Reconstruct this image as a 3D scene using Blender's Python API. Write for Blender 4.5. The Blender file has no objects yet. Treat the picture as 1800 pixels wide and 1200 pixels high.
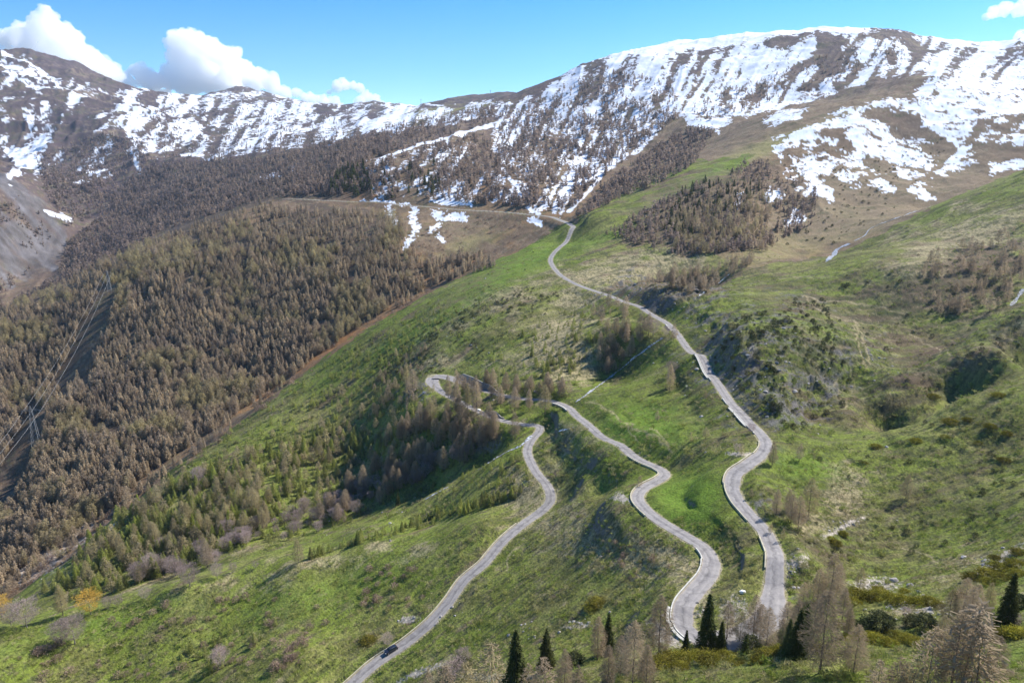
import bpy, math, random
import numpy as np
from mathutils import Vector, Matrix
random.seed(7)
C = bpy.context.scene.collection
scn = bpy.context.scene
R_ = math.radians
# ------------------------------------------------------------------ camera
cam_d = bpy.data.cameras.new('camera'); cam = bpy.data.objects.new('camera', cam_d); C.objects.link(cam)
cam_d.sensor_width = 36.0; cam_d.lens = 24.0; cam_d.sensor_fit = 'HORIZONTAL'
cam_d.clip_start = 1.0; cam_d.clip_end = 60000.0
cam.location = (0, 0, 0); cam.rotation_euler = (R_(90 - 14.04), 0, 0)
scn.camera = cam
# ------------------------------------------------------------------ world, sun, exposure
SUN_AZ = R_(59)      # clockwise from +Y
SUN_EL = R_(43)
w_ = bpy.data.worlds.new('World'); scn.world = w_; w_.use_nodes = True
nt = w_.node_tree; bg = nt.nodes['Background']
sky = nt.nodes.new('ShaderNodeTexSky'); sky.sky_type = 'NISHITA'; sky.sun_disc = False
sky.sun_elevation = SUN_EL; sky.sun_rotation = SUN_AZ; sky.altitude = 1900; sky.air_density = 1.0; sky.dust_density = 0.0; sky.ozone_density = 1.0
hs_ = nt.nodes.new('ShaderNodeHueSaturation'); hs_.inputs['Hue'].default_value = .503; hs_.inputs['Saturation'].default_value = 1.55; hs_.inputs['Value'].default_value = .68; nt.links.new(sky.outputs[0], hs_.inputs['Color']); nt.links.new(hs_.outputs[0], bg.inputs[0]); bg.inputs[1].default_value = 0.15
sd = bpy.data.lights.new('sun', 'SUN'); sd.energy = 4.6; sd.angle = R_(0.53); sd.color = (1.0, 0.955, 0.88)
so = bpy.data.objects.new('sun', sd); C.objects.link(so)
sv = Vector((math.cos(SUN_EL)*math.sin(SUN_AZ), math.cos(SUN_EL)*math.cos(SUN_AZ), math.sin(SUN_EL)))
so.rotation_euler = sv.to_track_quat('Z', 'Y').to_euler()
scn.view_settings.view_transform = 'Standard'; scn.view_settings.look = 'None'
scn.view_settings.exposure = 1.0; scn.view_settings.gamma = 1.0
scn.render.engine = 'CYCLES'
scn.cycles.use_denoising = True
scn.cycles.max_bounces = 24; scn.cycles.diffuse_bounces = 3; scn.cycles.volume_bounces = 24
scn.cycles.transparent_max_bounces = 8

# ------------------------------------------------------------------ view geometry of the photograph (used to place the land)
# ---- camera model (photo pixels 1800x1200) ----
FPX=1200.0; PITCH=math.radians(14.04)
def pix_dir(px,py):
    X=(np.asarray(px,float)-900)/FPX; Y=(600-np.asarray(py,float))/FPX
    cp,sp=math.cos(PITCH),math.sin(PITCH)
    return X, cp+Y*sp, -sp+Y*cp
def pix_ts(px,py):
    dx,dy,dz=pix_dir(px,py); h=np.hypot(dx,dy)
    return np.arctan2(dx,dy), dz/h
def pix_pt(px,py,D):
    dx,dy,dz=pix_dir(px,py); n=np.sqrt(dx*dx+dy*dy+dz*dz)
    return dx/n*D,dy/n*D,dz/n*D
def to_pix(x,y,z):
    cp,sp=math.cos(PITCH),math.sin(PITCH)
    f=y*cp-z*sp; u=y*sp+z*cp
    f=np.maximum(f,1e-3)
    return 900+FPX*x/f, 600-FPX*u/f

ROADS={   # (px, py, height)
'upper':[(1262,1128,-97.6),(1300,1118,-96.8),(1345,1092,-96.2),(1358,1060,-96),(1362,1010,-95.9),(1360,970,-95.8),(1345,935,-95.7),(1318,905,-95.6),(1297,880,-95.4),(1287,855,-95.1),(1292,832,-94.8),(1315,815,-94.6),(1340,795,-94.6),(1346,778,-94.8),(1335,760,-95.4),(1312,738,-96.3),(1290,715,-97.2),(1268,685,-98.2),(1245,655,-98.8),(1222,625,-98.8),(1200,600,-98),(1186,582,-96.9),(1172,568,-95.8),(1140,552,-94.6),(1100,533,-93.2),(1050,513,-91.6),(1010,498,-90),(985,483,-87.5),(970,465,-84.8),(969,452,-81.2),(983,435,-76.0),(1000,418,-70.6),(1011,405,-66),(1005,396,-62.4),(985,387,-58.8),(960,380,-56.5),(900,374,-54.2),(800,368,-52),(700,360,-49.3),(620,355,-47.0),(560,352,-45.7),(500,350,-44.7)],
'mid':[(1262,1128,-97.6),(1236,1126,-98.3),(1212,1112,-98.8),(1200,1092,-99.2),(1204,1062,-99.6),(1225,1035,-100),(1245,1010,-100.3),(1250,985,-100.7),(1236,962,-101.2),(1205,942,-101.9),(1165,918,-103),(1135,895,-104.2),(1121,875,-105.2),(1130,858,-106.2),(1160,842,-107.3),(1168,832,-108),(1155,822,-109),(1115,803,-110.8),(1080,775,-113.3),(1040,750,-116.3),(1015,732,-118.8),(1000,716,-120.8),(975,706,-122.6),(950,701,-124),(900,697,-126),(855,688,-127.5),(815,672,-129),(785,663,-130),(763,662,-130.5)],
'lower':[(763,662,-130.5),(760,672,-130.8),(775,688,-131),(798,701,-131),(830,716,-130.5),(875,735,-130),(915,744,-129.5),(945,748,-129.5),(948,757,-129.7),(933,775,-130.3),(927,795,-131),(940,825,-131.8),(960,850,-132.5),(968,872,-133.2),(960,890,-134),(920,920,-135.2),(880,955,-137),(850,990,-139),(815,1020,-141),(790,1055,-143.5),(760,1090,-146),(715,1128,-148.5),(660,1165,-150.5),(620,1200,-152),(560,1255,-154),(500,1310,-156)],
}
def road_D(r):
    r=np.array(r,float); dx,dy,dz=pix_dir(r[:,0],r[:,1]); return r[:,2]/dz*np.sqrt(dx*dx+dy*dy+dz*dz)
CP=[ # (px,py,slant distance)
# foreground
(1440,1180,130),(1440,1110,158),(1250,1180,140),(1250,1150,152),(1060,1180,164),(1100,1130,183),(900,1200,205),(980,1150,208),(750,1200,250),
(900,1400,150),(1400,1400,95),(300,1400,250),(1800,1400,88),(0,1400,280),(600,1400,215),
(1600,1150,145),(1600,1050,190),(1750,1050,180),(1800,1150,135),(1450,1000,203),(1390,1040,187),
(1500,870,252),(1400,900,226),(1600,900,250),(1750,800,280),(1700,950,232),(1800,900,235),(1384,955,194),(1334,872,221),(1380,830,250),
(880,1050,274),(1000,1050,235),(1000,1120,217),(1000,1000,255),(1150,990,204),(1060,862,290),(1030,848,306),(1120,845,260),(1050,800,327),(990,800,363),
(600,1050,325),(400,1100,340),(200,1150,348),(100,1190,345),(500,1180,280),(850,920,320),(700,970,334),
(0,1110,375),(150,1078,372),(330,1030,362),(530,985,352),(640,955,352),(760,932,355),(880,900,340),
(560,970,378),(760,915,376),(925,862,354),
(540,962,388),(640,925,390),(760,872,395),(860,815,386),(900,790,396),
(530,952,420),(640,912,425),(760,860,425),(860,802,412),(330,1012,425),(150,1062,430),(0,1095,440),
(400,920,452),(200,980,465),(50,1060,462),(500,850,472),(650,800,474),(800,760,432),(600,750,502),(720,720,455),(900,720,437),(700,640,515),(850,620,485),(950,650,457),(1000,560,505),(900,530,528),(1050,590,455),(1110,580,432),(1160,592,420),(1090,640,432),(1030,692,415),
# bowl between mid and upper road
(1200,880,234),(1250,830,248),(1130,740,325),(1100,690,365),(1200,720,320),(1180,780,278),(1180,650,378),(1240,920,211),(1300,960,200),(1290,1020,185),
# big hill right
(1340,478,540),(1500,445,620),(1700,345,780),(1800,298,860),(1243,511,476),(1215,542,450),
(1400,560,412),(1400,640,352),(1300,580,376),(1350,700,299),(1500,610,412),(1300,640,338),(1400,700,325),(1250,600,378),(1370,760,282),(1600,480,520),(1650,560,492),(1500,520,500),(1700,430,600),
(1450,737,325),(1525,697,368),(1600,653,412),(1680,607,450),(1760,562,482),(1800,525,520),
(1430,757,305),(1500,722,334),(1555,695,356),(1600,668,374),(1665,630,398),(1730,590,418),(1800,548,428),
(1480,776,292),(1560,766,300),(1680,707,322),(1800,672,332),(1560,762,350),(1680,700,382),(1800,664,402),(1650,662,385),(1750,620,385),
# ravine + rib right of the road
(1228,514,545),(1290,482,545),(1460,458,660),(1640,364,900),(1800,302,1060),
(1150,470,575),(1100,508,500),(1150,525,462),(1100,400,680),(1200,380,730),(1200,450,600),(1300,400,690),(1300,330,840),(1400,380,800),(1380,440,690),(1500,300,1000),(1600,250,1150),(1700,200,1270),(1600,340,930),(1800,250,1180),(1500,400,780),
(1060,362,800),(1150,325,890),(1250,285,990),(1400,215,1160),(1500,180,1270),(1640,125,1480),(1750,150,1480),(1800,170,1480),
(1070,352,900),(1120,305,1050),(1250,250,1230),(1400,195,1370),(1500,168,1480),(1640,128,1650),(1750,140,1720),(1800,150,1750),
(1030,380,720),(1050,440,620),
# snow mountain
(1000,130,2200),(1080,98,2000),(1200,85,2050),(1350,62,2050),(1500,52,2050),(1640,75,2100),(1720,78,2200),(1800,70,2150),
(950,250,1350),(1000,330,960),(1050,290,1120),(1100,200,1500),(1200,200,1420),(1350,150,1620),(1500,120,1700),(1600,105,1800),(1700,110,1950),
(1080,120,2800),(1350,90,2800),(1640,100,2800),(1800,100,2800),(1000,160,3000),
# green crest and gully behind it
(1000,398,715),(930,432,690),(860,462,660),(760,512,625),(680,557,600),(600,606,580),(480,695,552),(400,760,537),(300,825,522),(200,915,507),(110,985,497),(30,1050,490),
(930,432,745),(860,463,720),(760,513,685),(680,558,655),(600,608,635),(480,698,605),(300,829,568),(200,918,550),(100,992,538),(20,1056,528),
# larch slope
(860,410,810),(730,420,800),(700,480,740),(600,520,725),(500,600,690),(400,700,640),(300,770,610),(200,860,582),(100,940,570),(0,1000,570),
(600,400,880),(480,375,980),(450,450,860),(350,560,770),(300,650,700),(150,760,650),(50,850,630),(0,900,630),
(350,420,980),(250,470,950),(190,505,915),(190,590,800),(130,685,730),(60,735,705),(0,810,690),
(100,640,830),(30,730,780),(0,700,820),(0,600,920),(100,540,980),(0,545,1060),(150,485,1060),(250,435,1120),(400,375,1160),(470,352,1120),
(0,548,1250),(100,498,1350),(180,430,1500),(300,390,1500),(420,352,1450),
(60,490,1480),(0,510,1380),(0,400,1600),(0,320,1800),(60,350,1750),(115,388,1700),(110,440,1600),
(60,352,2000),(125,390,1900),(0,325,2050),
(200,370,1900),(300,340,1800),(400,300,1850),(500,260,1950),(450,330,1500),(600,270,1500),(640,240,1750),(550,305,1300),(200,400,1700),
(640,300,1130),(700,320,1040),(800,300,1080),(900,320,960),(800,240,1400),(900,215,1600),(700,235,1600),(780,200,2000),(840,190,2200),(640,280,1200),
# far range
(0,90,4200),(100,107,4200),(220,150,4200),(280,165,4200),(340,170,4300),(420,153,4300),(480,168,4300),(540,185,4200),(600,197,4100),(670,178,3600),(720,186,3500),(800,172,3300),(862,163,3000),(905,172,2700),
(0,250,2900),(100,220,3000),(200,250,2700),(100,320,2200),(200,310,2200),(300,250,2700),(400,230,3000),(500,235,2700),(600,222,2800),(250,300,2200),(400,275,2150),(700,205,2700),
(0,140,5600),(220,190,5600),(420,190,5600),(600,220,5600),(862,200,5000),
]
def all_cp():
    pts=list(CP)
    out=[]
    for (a,b,d) in pts:
        out.append((a,b,d))
    for (a,b,d) in CP:
        if a==0: out.append((-500,b+(40 if b<400 else 60),d))
        if a==1800: out.append((2300,b-(0 if b<200 else 60),d))
    return out
KU=0.75
def warpD(D,px):
    D=np.asarray(D,float); t=np.clip((D-370)/190,0,1); a=np.clip((D-430)/190,0,1); b=np.clip((1150-np.asarray(px,float))/200,0,1); b=b*b*(3-2*b)
    return D*(1+.08*t*t*(3-2*t))*(1-b*.13*(1-a*a*(3-2*a)))
def fit(lam=2e-5):
    P=np.array(all_cp(),float); P[:,2]=warpD(P[:,2],P[:,0])
    for r in ROADS.values():
        q=np.array(r,float); q[:,2]=road_D(r); P=np.vstack([q[1:],P])
    x,y,z=pix_pt(P[:,0],P[:,1],P[:,2]); R=np.hypot(x,y)
    q=np.stack([np.arctan2(x,y),KU*np.log(R)],1); v=z/R
    # drop near-duplicates
    keep=[]
    for i in range(len(q)):
        if all(np.hypot(*(q[i]-q[j]))>0.006 for j in keep): keep.append(i)
    q=q[keep]; v=v[keep]; n=len(q)
    d2=((q[:,None]-q[None])**2).sum(-1)
    K=0.5*d2*np.log(d2+1e-12)+lam*np.eye(n)
    A=np.zeros((n+3,n+3)); A[:n,:n]=K; A[:n,n]=1; A[:n,n+1:]=q; A[n,:n]=1; A[n+1:,:n]=q.T
    w=np.linalg.solve(A,np.r_[v,0,0,0])
    return q,w
def evalS(th,u,q,w):
    sh=th.shape; th=th.ravel().astype(np.float32); uu=(KU*u.ravel()).astype(np.float32)
    out=np.full(th.shape,w[-3],np.float32)+w[-2]*th+w[-1]*uu
    for (a,b),c in zip(q.astype(np.float32),w[:-3].astype(np.float32)):
        d=(th-a)**2+(uu-b)**2
        out+=c*0.5*d*np.log(d+1e-12)
    return out.reshape(sh)
# ------------------------------------------------------------------ numeric helpers
def _h(ix, iy, seed):
    n = (ix.astype(np.int64)*374761393 + iy.astype(np.int64)*668265263 + seed*1442695041) & 0xffffffff
    n = ((n ^ (n >> 13))*1274126177) & 0xffffffff
    n = n ^ (n >> 16)
    return (n & 0xffff).astype(np.float32)/65535.0
def vn(x, y, seed=0):
    xi = np.floor(x); yi = np.floor(y); fx = (x-xi).astype(np.float32); fy = (y-yi).astype(np.float32)
    xi = xi.astype(np.int64); yi = yi.astype(np.int64)
    fx = fx*fx*(3-2*fx); fy = fy*fy*(3-2*fy)
    a = _h(xi, yi, seed); b = _h(xi+1, yi, seed); c = _h(xi, yi+1, seed); d = _h(xi+1, yi+1, seed)
    return (a+(b-a)*fx)*(1-fy)+(c+(d-c)*fx)*fy
def fbm(x, y, oct=4, seed=0, gain=0.5):
    s = 0; a = 1.0; t = 0
    for k in range(oct):
        c, sn = math.cos(0.6*k), math.sin(0.6*k)
        xx = (x*c-y*sn)*(2.03**k)+17.3*k; yy = (x*sn+y*c)*(2.03**k)-9.1*k
        s = s+a*vn(xx, yy, seed+k*13); t += a; a *= gain
    return s/t
def rdg(x, y, oct=3, seed=0):
    s = 0; a = 1.0; t = 0
    for k in range(oct):
        v = 1-np.abs(2*vn(x*2.1**k+5.7*k, y*2.1**k+3.3*k, seed+k*7)-1)
        s = s+a*v*v; t += a; a *= .5
    return s/t
def ss(a, b, x):
    t = np.clip((x-a)/(b-a), 0, 1); return t*t*(3-2*t)
def inpoly(px, py, poly):
    p = np.array(poly, float); out = np.zeros(px.shape, bool)
    m = (px >= p[:, 0].min()) & (px <= p[:, 0].max()) & (py >= p[:, 1].min()) & (py <= p[:, 1].max())
    if not m.any(): return out
    x = px[m]; y = py[m]; r = np.zeros(x.shape, bool)
    for i in range(len(p)):
        x1, y1 = p[i]; x2, y2 = p[i-1]
        if y1 == y2: continue
        r ^= ((y1 > y) != (y2 > y)) & (x < (x2-x1)*(y-y1)/(y2-y1)+x1)
    out[m] = r; return out
def catmull(P, step):
    P = np.array(P, float); Q = np.vstack([2*P[0]-P[1], P, 2*P[-1]-P[-2]]); out = []
    for i in range(1, len(Q)-2):
        n = max(2, int(np.linalg.norm(Q[i+1]-Q[i])/step)); t = np.linspace(0, 1, n, endpoint=False)[:, None]
        a, b, c, d = Q[i-1], Q[i], Q[i+1], Q[i+2]
        out.append(.5*((2*b)+(-a+c)*t+(2*a-5*b+4*c-d)*t*t+(-a+3*b-3*c+d)*t**3))
    out.append(P[-1:]); return np.vstack(out)

# ------------------------------------------------------------------ scene helpers
def setp(o, label=None, cat=None, group=None, kind=None):
    if label: o['label'] = label
    if cat: o['category'] = cat
    if group: o['group'] = group
    if kind: o['kind'] = kind
    return o
def mesh_np(name, V, F, mats=(), midx=None, smooth=False):
    """V (n,3), F (m,k) int with constant k"""
    me = bpy.data.meshes.new(name); V = np.asarray(V, np.float32); F = np.asarray(F, np.int32)
    k = F.shape[1]
    me.vertices.add(len(V)); me.vertices.foreach_set('co', V.ravel())
    me.loops.add(F.size); me.loops.foreach_set('vertex_index', F.ravel())
    me.polygons.add(len(F)); me.polygons.foreach_set('loop_start', np.arange(0, F.size, k, dtype=np.int32))
    if midx is not None: me.polygons.foreach_set('material_index', np.asarray(midx, np.int32))
    me.polygons.foreach_set('use_smooth', np.full(len(F), smooth))
    for m in mats: me.materials.append(m)
    me.update(calc_edges=True); return me
def link(name, me, parent=None, loc=(0, 0, 0), rz=0, sc=1):
    o = bpy.data.objects.new(name, me); C.objects.link(o); o.location = loc; o.rotation_euler = (0, 0, rz)
    o.scale = (sc, sc, sc) if not hasattr(sc, '__len__') else sc
    if parent is not None: o.parent = parent
    return o
class MB:
    def __init__(s): s.v = []; s.f = []
    def add(s, V, F):
        b = len(s.v); s.v += [tuple(map(float, q)) for q in V]; s.f += [tuple(int(i)+b for i in q) for q in F]
    def box(s, c, d, M=None):
        x, y, z = (k/2 for k in d)
        V = [Vector((a*x, b*y, e*z)) for e in (-1, 1) for b in (-1, 1) for a in (-1, 1)]
        V = [(M @ q if M else q)+Vector(c) for q in V]
        s.add(V, [(0, 2, 3, 1), (4, 5, 7, 6), (0, 1, 5, 4), (2, 6, 7, 3), (0, 4, 6, 2), (1, 3, 7, 5)])
    def tube(s, P, r, n=6, cap=True):
        P = [Vector(p) for p in P]; r = r if hasattr(r, '__len__') else [r]*len(P); V = []; F = []
        for i, p in enumerate(P):
            d = (P[min(i+1, len(P)-1)]-P[max(i-1, 0)]).normalized()
            a = d.orthogonal().normalized(); 
            if abs(d.z) < .95: a = d.cross(Vector((0, 0, 1))).normalized()
            else: a = Vector((1, 0, 0)); a = (a-d*a.dot(d)).normalized()
            b = d.cross(a)
            for k in range(n):
                t = 2*math.pi*k/n; V.append(p+(a*math.cos(t)+b*math.sin(t))*r[i])
        for i in range(len(P)-1):
            for k in range(n): F.append((i*n+k, i*n+(k+1) % n, (i+1)*n+(k+1) % n, (i+1)*n+k))
        if cap: F += [tuple(range(n-1, -1, -1)), tuple((len(P)-1)*n+k for k in range(n))]
        s.add(V, F)
    def mesh(s, name, *mats, smooth=False):
        me = bpy.data.meshes.new(name); me.from_pydata(s.v, [], s.f); me.update()
        for m in mats: me.materials.append(m)
        if smooth: me.polygons.foreach_set('use_smooth', [True]*len(me.polygons))
        return me

def mat(name, build):
    m = bpy.data.materials.new(name); m.use_nodes = True; n = m.node_tree; n.nodes.clear()
    out = n.nodes.new('ShaderNodeOutputMaterial'); build(n, out); return m
def N(n, t, **kw):
    q = n.nodes.new(t)
    for k, v in kw.items():
        if k.startswith('i_'): q.inputs[k[2:].replace('_', ' ')].default_value = v
        elif k.startswith('n_'): q.inputs[int(k[2:])].default_value = v
        else: setattr(q, k, v)
    return q
def simple(name, col, rough=.8, var=.25, scale=1.0, metal=0.0, rnd=0.0, col2=None, bump=0.0):
    def b(n, out):
        p = N(n, 'ShaderNodeBsdfPrincipled'); p.inputs['Roughness'].default_value = rough; p.inputs['Metallic'].default_value = metal
        p.inputs['Specular IOR Level'].default_value = .25
        g = N(n, 'ShaderNodeNewGeometry'); t = N(n, 'ShaderNodeTexNoise'); t.inputs['Scale'].default_value = scale; t.inputs['Detail'].default_value = 5
        n.links.new(g.outputs['Position'], t.inputs['Vector'])
        c2 = col2 or tuple(k*(1-var) for k in col); c1 = tuple(min(1, k*(1+var)) for k in col) if not col2 else col
        mx = N(n, 'ShaderNodeMix', data_type='RGBA'); mx.inputs[6].default_value = (*c1, 1); mx.inputs[7].default_value = (*c2, 1)
        rp = N(n, 'ShaderNodeMapRange'); rp.inputs[1].default_value = .35; rp.inputs[2].default_value = .65
        n.links.new(t.outputs[0], rp.inputs[0]); n.links.new(rp.outputs[0], mx.inputs[0]); last = mx.outputs[2]
        if rnd:
            oi = N(n, 'ShaderNodeObjectInfo'); hs = N(n, 'ShaderNodeHueSaturation'); mr = N(n, 'ShaderNodeMapRange'); mr.inputs[3].default_value = 1-rnd; mr.inputs[4].default_value = 1+rnd
            n.links.new(oi.outputs['Random'], mr.inputs[0]); n.links.new(mr.outputs[0], hs.inputs['Value']); n.links.new(last, hs.inputs['Color'])
            last = hs.outputs[0]
        n.links.new(last, p.inputs['Base Color'])
        if bump:
            bu = N(n, 'ShaderNodeBump'); bu.inputs['Strength'].default_value = 1; bu.inputs['Distance'].default_value = bump
            n.links.new(t.outputs[0], bu.inputs['Height']); n.links.new(bu.outputs[0], p.inputs['Normal'])
        n.links.new(p.outputs[0], out.inputs[0])
    return mat(name, b)
# ------------------------------------------------------------------ the land: one height field, denser near the viewer
GQ = 1.0
NT, NU = int(1560*GQ), int(1500*GQ)
tha = np.linspace(R_(-52), R_(52), NT); ua = np.linspace(math.log(42), math.log(7400), NU)
_q, _w = fit()
th2 = np.linspace(tha[0], tha[-1], NT//2); u2 = np.linspace(ua[0], ua[-1], NU//2)
S2 = evalS(*np.meshgrid(th2, u2, indexing='ij'), _q, _w)
def up_(A, n, ax):
    m = A.shape[ax]; x = np.linspace(0, m-1, n); i = np.minimum(x.astype(int), m-2); f = (x-i).astype(np.float32)
    a = np.take(A, i, ax); b = np.take(A, i+1, ax); f = f[:, None] if ax == 0 else f[None, :]
    return a*(1-f)+b*f
S0 = up_(up_(S2, NT, 0), NU, 1)
TH, U = np.meshgrid(tha.astype(np.float32), ua.astype(np.float32), indexing='ij'); RR = np.exp(U)
X = RR*np.sin(TH); Y = RR*np.cos(TH); Z0 = S0*RR
dth = tha[1]-tha[0]; du = ua[1]-ua[0]
def bil(A, x, y):
    r = np.hypot(x, y); i = np.clip((np.arctan2(x, y)-tha[0])/dth, 0, NT-1.001); j = np.clip((np.log(r)-ua[0])/du, 0, NU-1.001)
    i0 = i.astype(int); j0 = j.astype(int); fi = i-i0; fj = j-j0
    return (A[i0, j0]*(1-fi)+A[i0+1, j0]*fi)*(1-fj)+(A[i0, j0+1]*(1-fi)+A[i0+1, j0+1]*fi)*fj

# roads as world-space centre lines lying on the base surface
WID = {'upper': 5.2, 'mid': 5.2, 'lower': 5.2}
RC = {}
for k_, pts in ROADS.items():
    P = np.array(pts, float); D = road_D(pts); x, y, z = pix_pt(P[:, 0], P[:, 1], D)
    c = catmull(np.stack([x, y, P[:, 1]], 1), 1.0); zz = bil(Z0, c[:, 0], c[:, 1])
    for _ in range(3):
        kx = np.ones(19)/19; zp = np.pad(zz, 9, mode='edge'); zz = np.convolve(zp, kx, 'valid')
    RC[k_] = np.stack([c[:, 0], c[:, 1], zz, c[:, 2]], 1)
rdist = np.full((NT, NU), 999., np.float32); rz = np.zeros((NT, NU), np.float32); rside = np.zeros((NT, NU), np.float32)
rwid = np.full((NT, NU), 2.6, np.float32)
def road_w(name, i, n, py):
    w = 4.2
    if name == 'upper': w += 2.4*ss(430, 380, py)
    if name == 'upper' and py > 1010: w += 2.2*ss(1010, 1080, py)
    if name == 'mid' and 985 < py < 1095: w += .6
    if name in ('mid', 'lower') and py < 690: w += 4.2*ss(690, 668, py)
    if name == 'upper' and 800 < py < 850: w += .8
    return w
for k_, c in RC.items():
    T = np.gradient(c[:, :2], axis=0); T /= np.linalg.norm(T, axis=1, keepdims=True)
    for i in range(len(c)):
        x0, y0, z0, py = c[i]; r0 = math.hypot(x0, y0); W = 16.0
        i0 = max(0, int((math.atan2(x0, y0)-W/r0-tha[0])/dth)); i1 = min(NT, int((math.atan2(x0, y0)+W/r0-tha[0])/dth)+2)
        j0 = max(0, int((math.log(max(45, r0-W))-ua[0])/du)); j1 = min(NU, int((math.log(r0+W)-ua[0])/du)+2)
        dx = X[i0:i1, j0:j1]-x0; dy = Y[i0:i1, j0:j1]-y0; d = np.hypot(dx, dy); sl = rdist[i0:i1, j0:j1]; m = d < sl
        if not m.any(): continue
        sl[m] = d[m]; rz[i0:i1, j0:j1][m] = z0; rside[i0:i1, j0:j1][m] = (T[i, 0]*dy-T[i, 1]*dx)[m]; rwid[i0:i1, j0:j1][m] = road_w(k_, i, len(c), py)/2

A_ = TH*1200; B_ = -S0*1200                 # bearing and height angle of every ground point
PX, PY = to_pix(X, Y, Z0)
GX = TH/.01; GY = U/.01                      # self-similar ground coordinates
# relief: noise whose wavelength follows the distance, ribs on the far mountain faces
near = 1-ss(500, 900, RR)
n1 = fbm(X/70, Y/70, 3, 3)-.5; n2 = fbm(X/17, Y/17, 3, 11)-.5; n3 = fbm(X/4.2, Y/4.2, 3, 23)-.5
sx = -.86; sy = -.51
al = X*sx+Y*sy; ac = -X*sy+Y*sx
rib = fbm(al/60, ac/11, 3, 31)-.5
far = ss(700, 1500, RR)
bign = fbm(X/260, Y/260, 5, 41, .55)-.5
ribf = rdg((A_+.62*B_)/46+.6*fbm(A_/60, B_/60, 2, 5), B_/260, 3, 51)-.5
lone = rdg((A_*.4+B_)/30+.5*fbm(A_/50, B_/50, 2, 9), A_/200, 3, 57)-.5
Zn = 3.2*n1*ss(60, 200, RR)*near + 1.7*n2*near + .55*n3*(1-ss(200, 500, RR)) + 2.6*rib*ss(150, 350, RR)*near
Zn += ss(520, 800, RR)*(1-ss(1500, 2600, RR)*.6)*(5.5*(rdg(al/85+.5*n1, ac/34, 3, 95)-.5)+2.2*(fbm(X/18, Y/18, 3, 97)-.5))*(1-.7*inpoly(PX, PY, [(0, 500), (480, 340), (720, 360), (700, 540), (0, 1050)]))
Zn += far*(34*bign*ss(900, 2200, RR)+.0045*RR*ribf*ss(900, 1600, RR)*(.3+1.4*fbm(X/300, Y/300, 2, 91))+9*(fbm(X/60, Y/60, 3, 61)-.5))
fo_ = inpoly(PX, PY, [(0, 560), (100, 510), (250, 440), (400, 390), (480, 360), (680, 375), (700, 480), (590, 570), (400, 715), (200, 860), (0, 980)]).astype(np.float32)
for _ in range(30): fo_ = (fo_+np.roll(fo_, 3, 0)+np.roll(fo_, -3, 0)+np.roll(fo_, 3, 1)+np.roll(fo_, -3, 1))/5
Zn += fo_*(20*(rdg((.92*X-.38*Y)/150+.35*bign, (.38*X+.92*Y)/420, 2, 99)-.5)+6*n1)
Zn += ss(1900, 2600, RR)*ss(420, 200, PX)*85*(rdg(X/480+.3*bign, Y/380, 4, 93)-.55)
rock_f = np.zeros_like(S0)
def blob(F, cx, cy, rx, ry, deg, val):
    c, s = math.cos(R_(deg)), math.sin(R_(deg)); R2 = 2.2*max(rx, ry)
    m = (np.abs(PX-cx) < R2) & (np.abs(PY-cy) < R2); dx = PX[m]-cx; dy = PY[m]-cy
    F[m] += val*np.exp(-(((dx*c-dy*s)/rx)**2+((dx*s+dy*c)/ry)**2))
for b in [(1300, 640, 90, 70, -50, 1), (1240, 600, 60, 45, -45, .8), (1380, 700, 90, 60, 20, .9), (1470, 640, 90, 50, 20, .6), (1190, 520, 90, 28, 8, .9), (1100, 500, 70, 22, 20, .7),
          (1400, 540, 110, 50, 15, .35), (1120, 800, 60, 30, 0, .3), (735, 690, 40, 14, 10, .9), (1340, 900, 30, 60, -20, .5), (100, 960, 90, 45, 30, .8), (200, 880, 60, 30, 30, .5), (1385, 1010, 18, 50, 0, .9)]:
    blob(rock_f, *b)
rock_f = np.clip(rock_f, 0, 1)*(RR < 800)
Zn += rock_f*(7.5*(rdg(al/34, ac/13, 4, 71)-.5)+2.6*(rdg(X/7, Y/7, 3, 77)-.5))
# gully the far left and stream beds are in the base surface; keep roads clean
hillr = np.zeros_like(S0)
for b in [(1400, 620, 200, 130, 20, 1), (1620, 540, 240, 90, 25, .9), (1650, 640, 240, 60, 25, .9), (1600, 900, 260, 110, 5, .7), (1650, 780, 220, 60, 10, .6), (1080, 930, 120, 60, 0, .6), (1150, 760, 100, 70, 0, .5), (400, 1120, 400, 60, 15, .35), (800, 600, 240, 80, 28, .6), (1250, 430, 260, 50, 15, .7)]: blob(hillr, *b)
hillr = np.clip(hillr, 0, 1)*(RR < 800)
Zt = Z0+Zn; ph = (Zt/3.1+1.6*fbm(X/22, Y/22, 3, 85)); sawt = ph-np.floor(ph)
Zn += hillr*(.75*(ss(0, .45, sawt)-sawt)+2.4*(rdg(al/42, ac/15, 3, 87)-.55)+.8*(rdg(X/9, Y/9, 2, 89)-.5))
keep = ss(1.5, 12, rdist-rwid)
Z = Z0+Zn*keep
cut = (Z > rz)
bw = np.clip(np.where(cut, 2.2+1.25*np.abs(Z-rz), 3.0+1.7*np.abs(Z-rz)), 2.5, 11.5)
f_ = np.clip((rdist-rwid-.6)/bw, 0, 1)
flat = rdist < 900
Z = np.where(flat, (rz-.12)*(1-f_)+Z*f_, Z)
sm_ = (rdist-rwid > .7) & (rdist < 17.5)
for _ in range(7):
    Zb = (np.roll(Z, 1, 0)+np.roll(Z, -1, 0)+np.roll(Z, 1, 1)+np.roll(Z, -1, 1)+2*Z)/6; Z = np.where(sm_, Zb, Z)
Z = np.where(sm_, Z+.9*(n3+.6*n2)*ss(.7, 5, rdist-rwid), Z)
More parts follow.
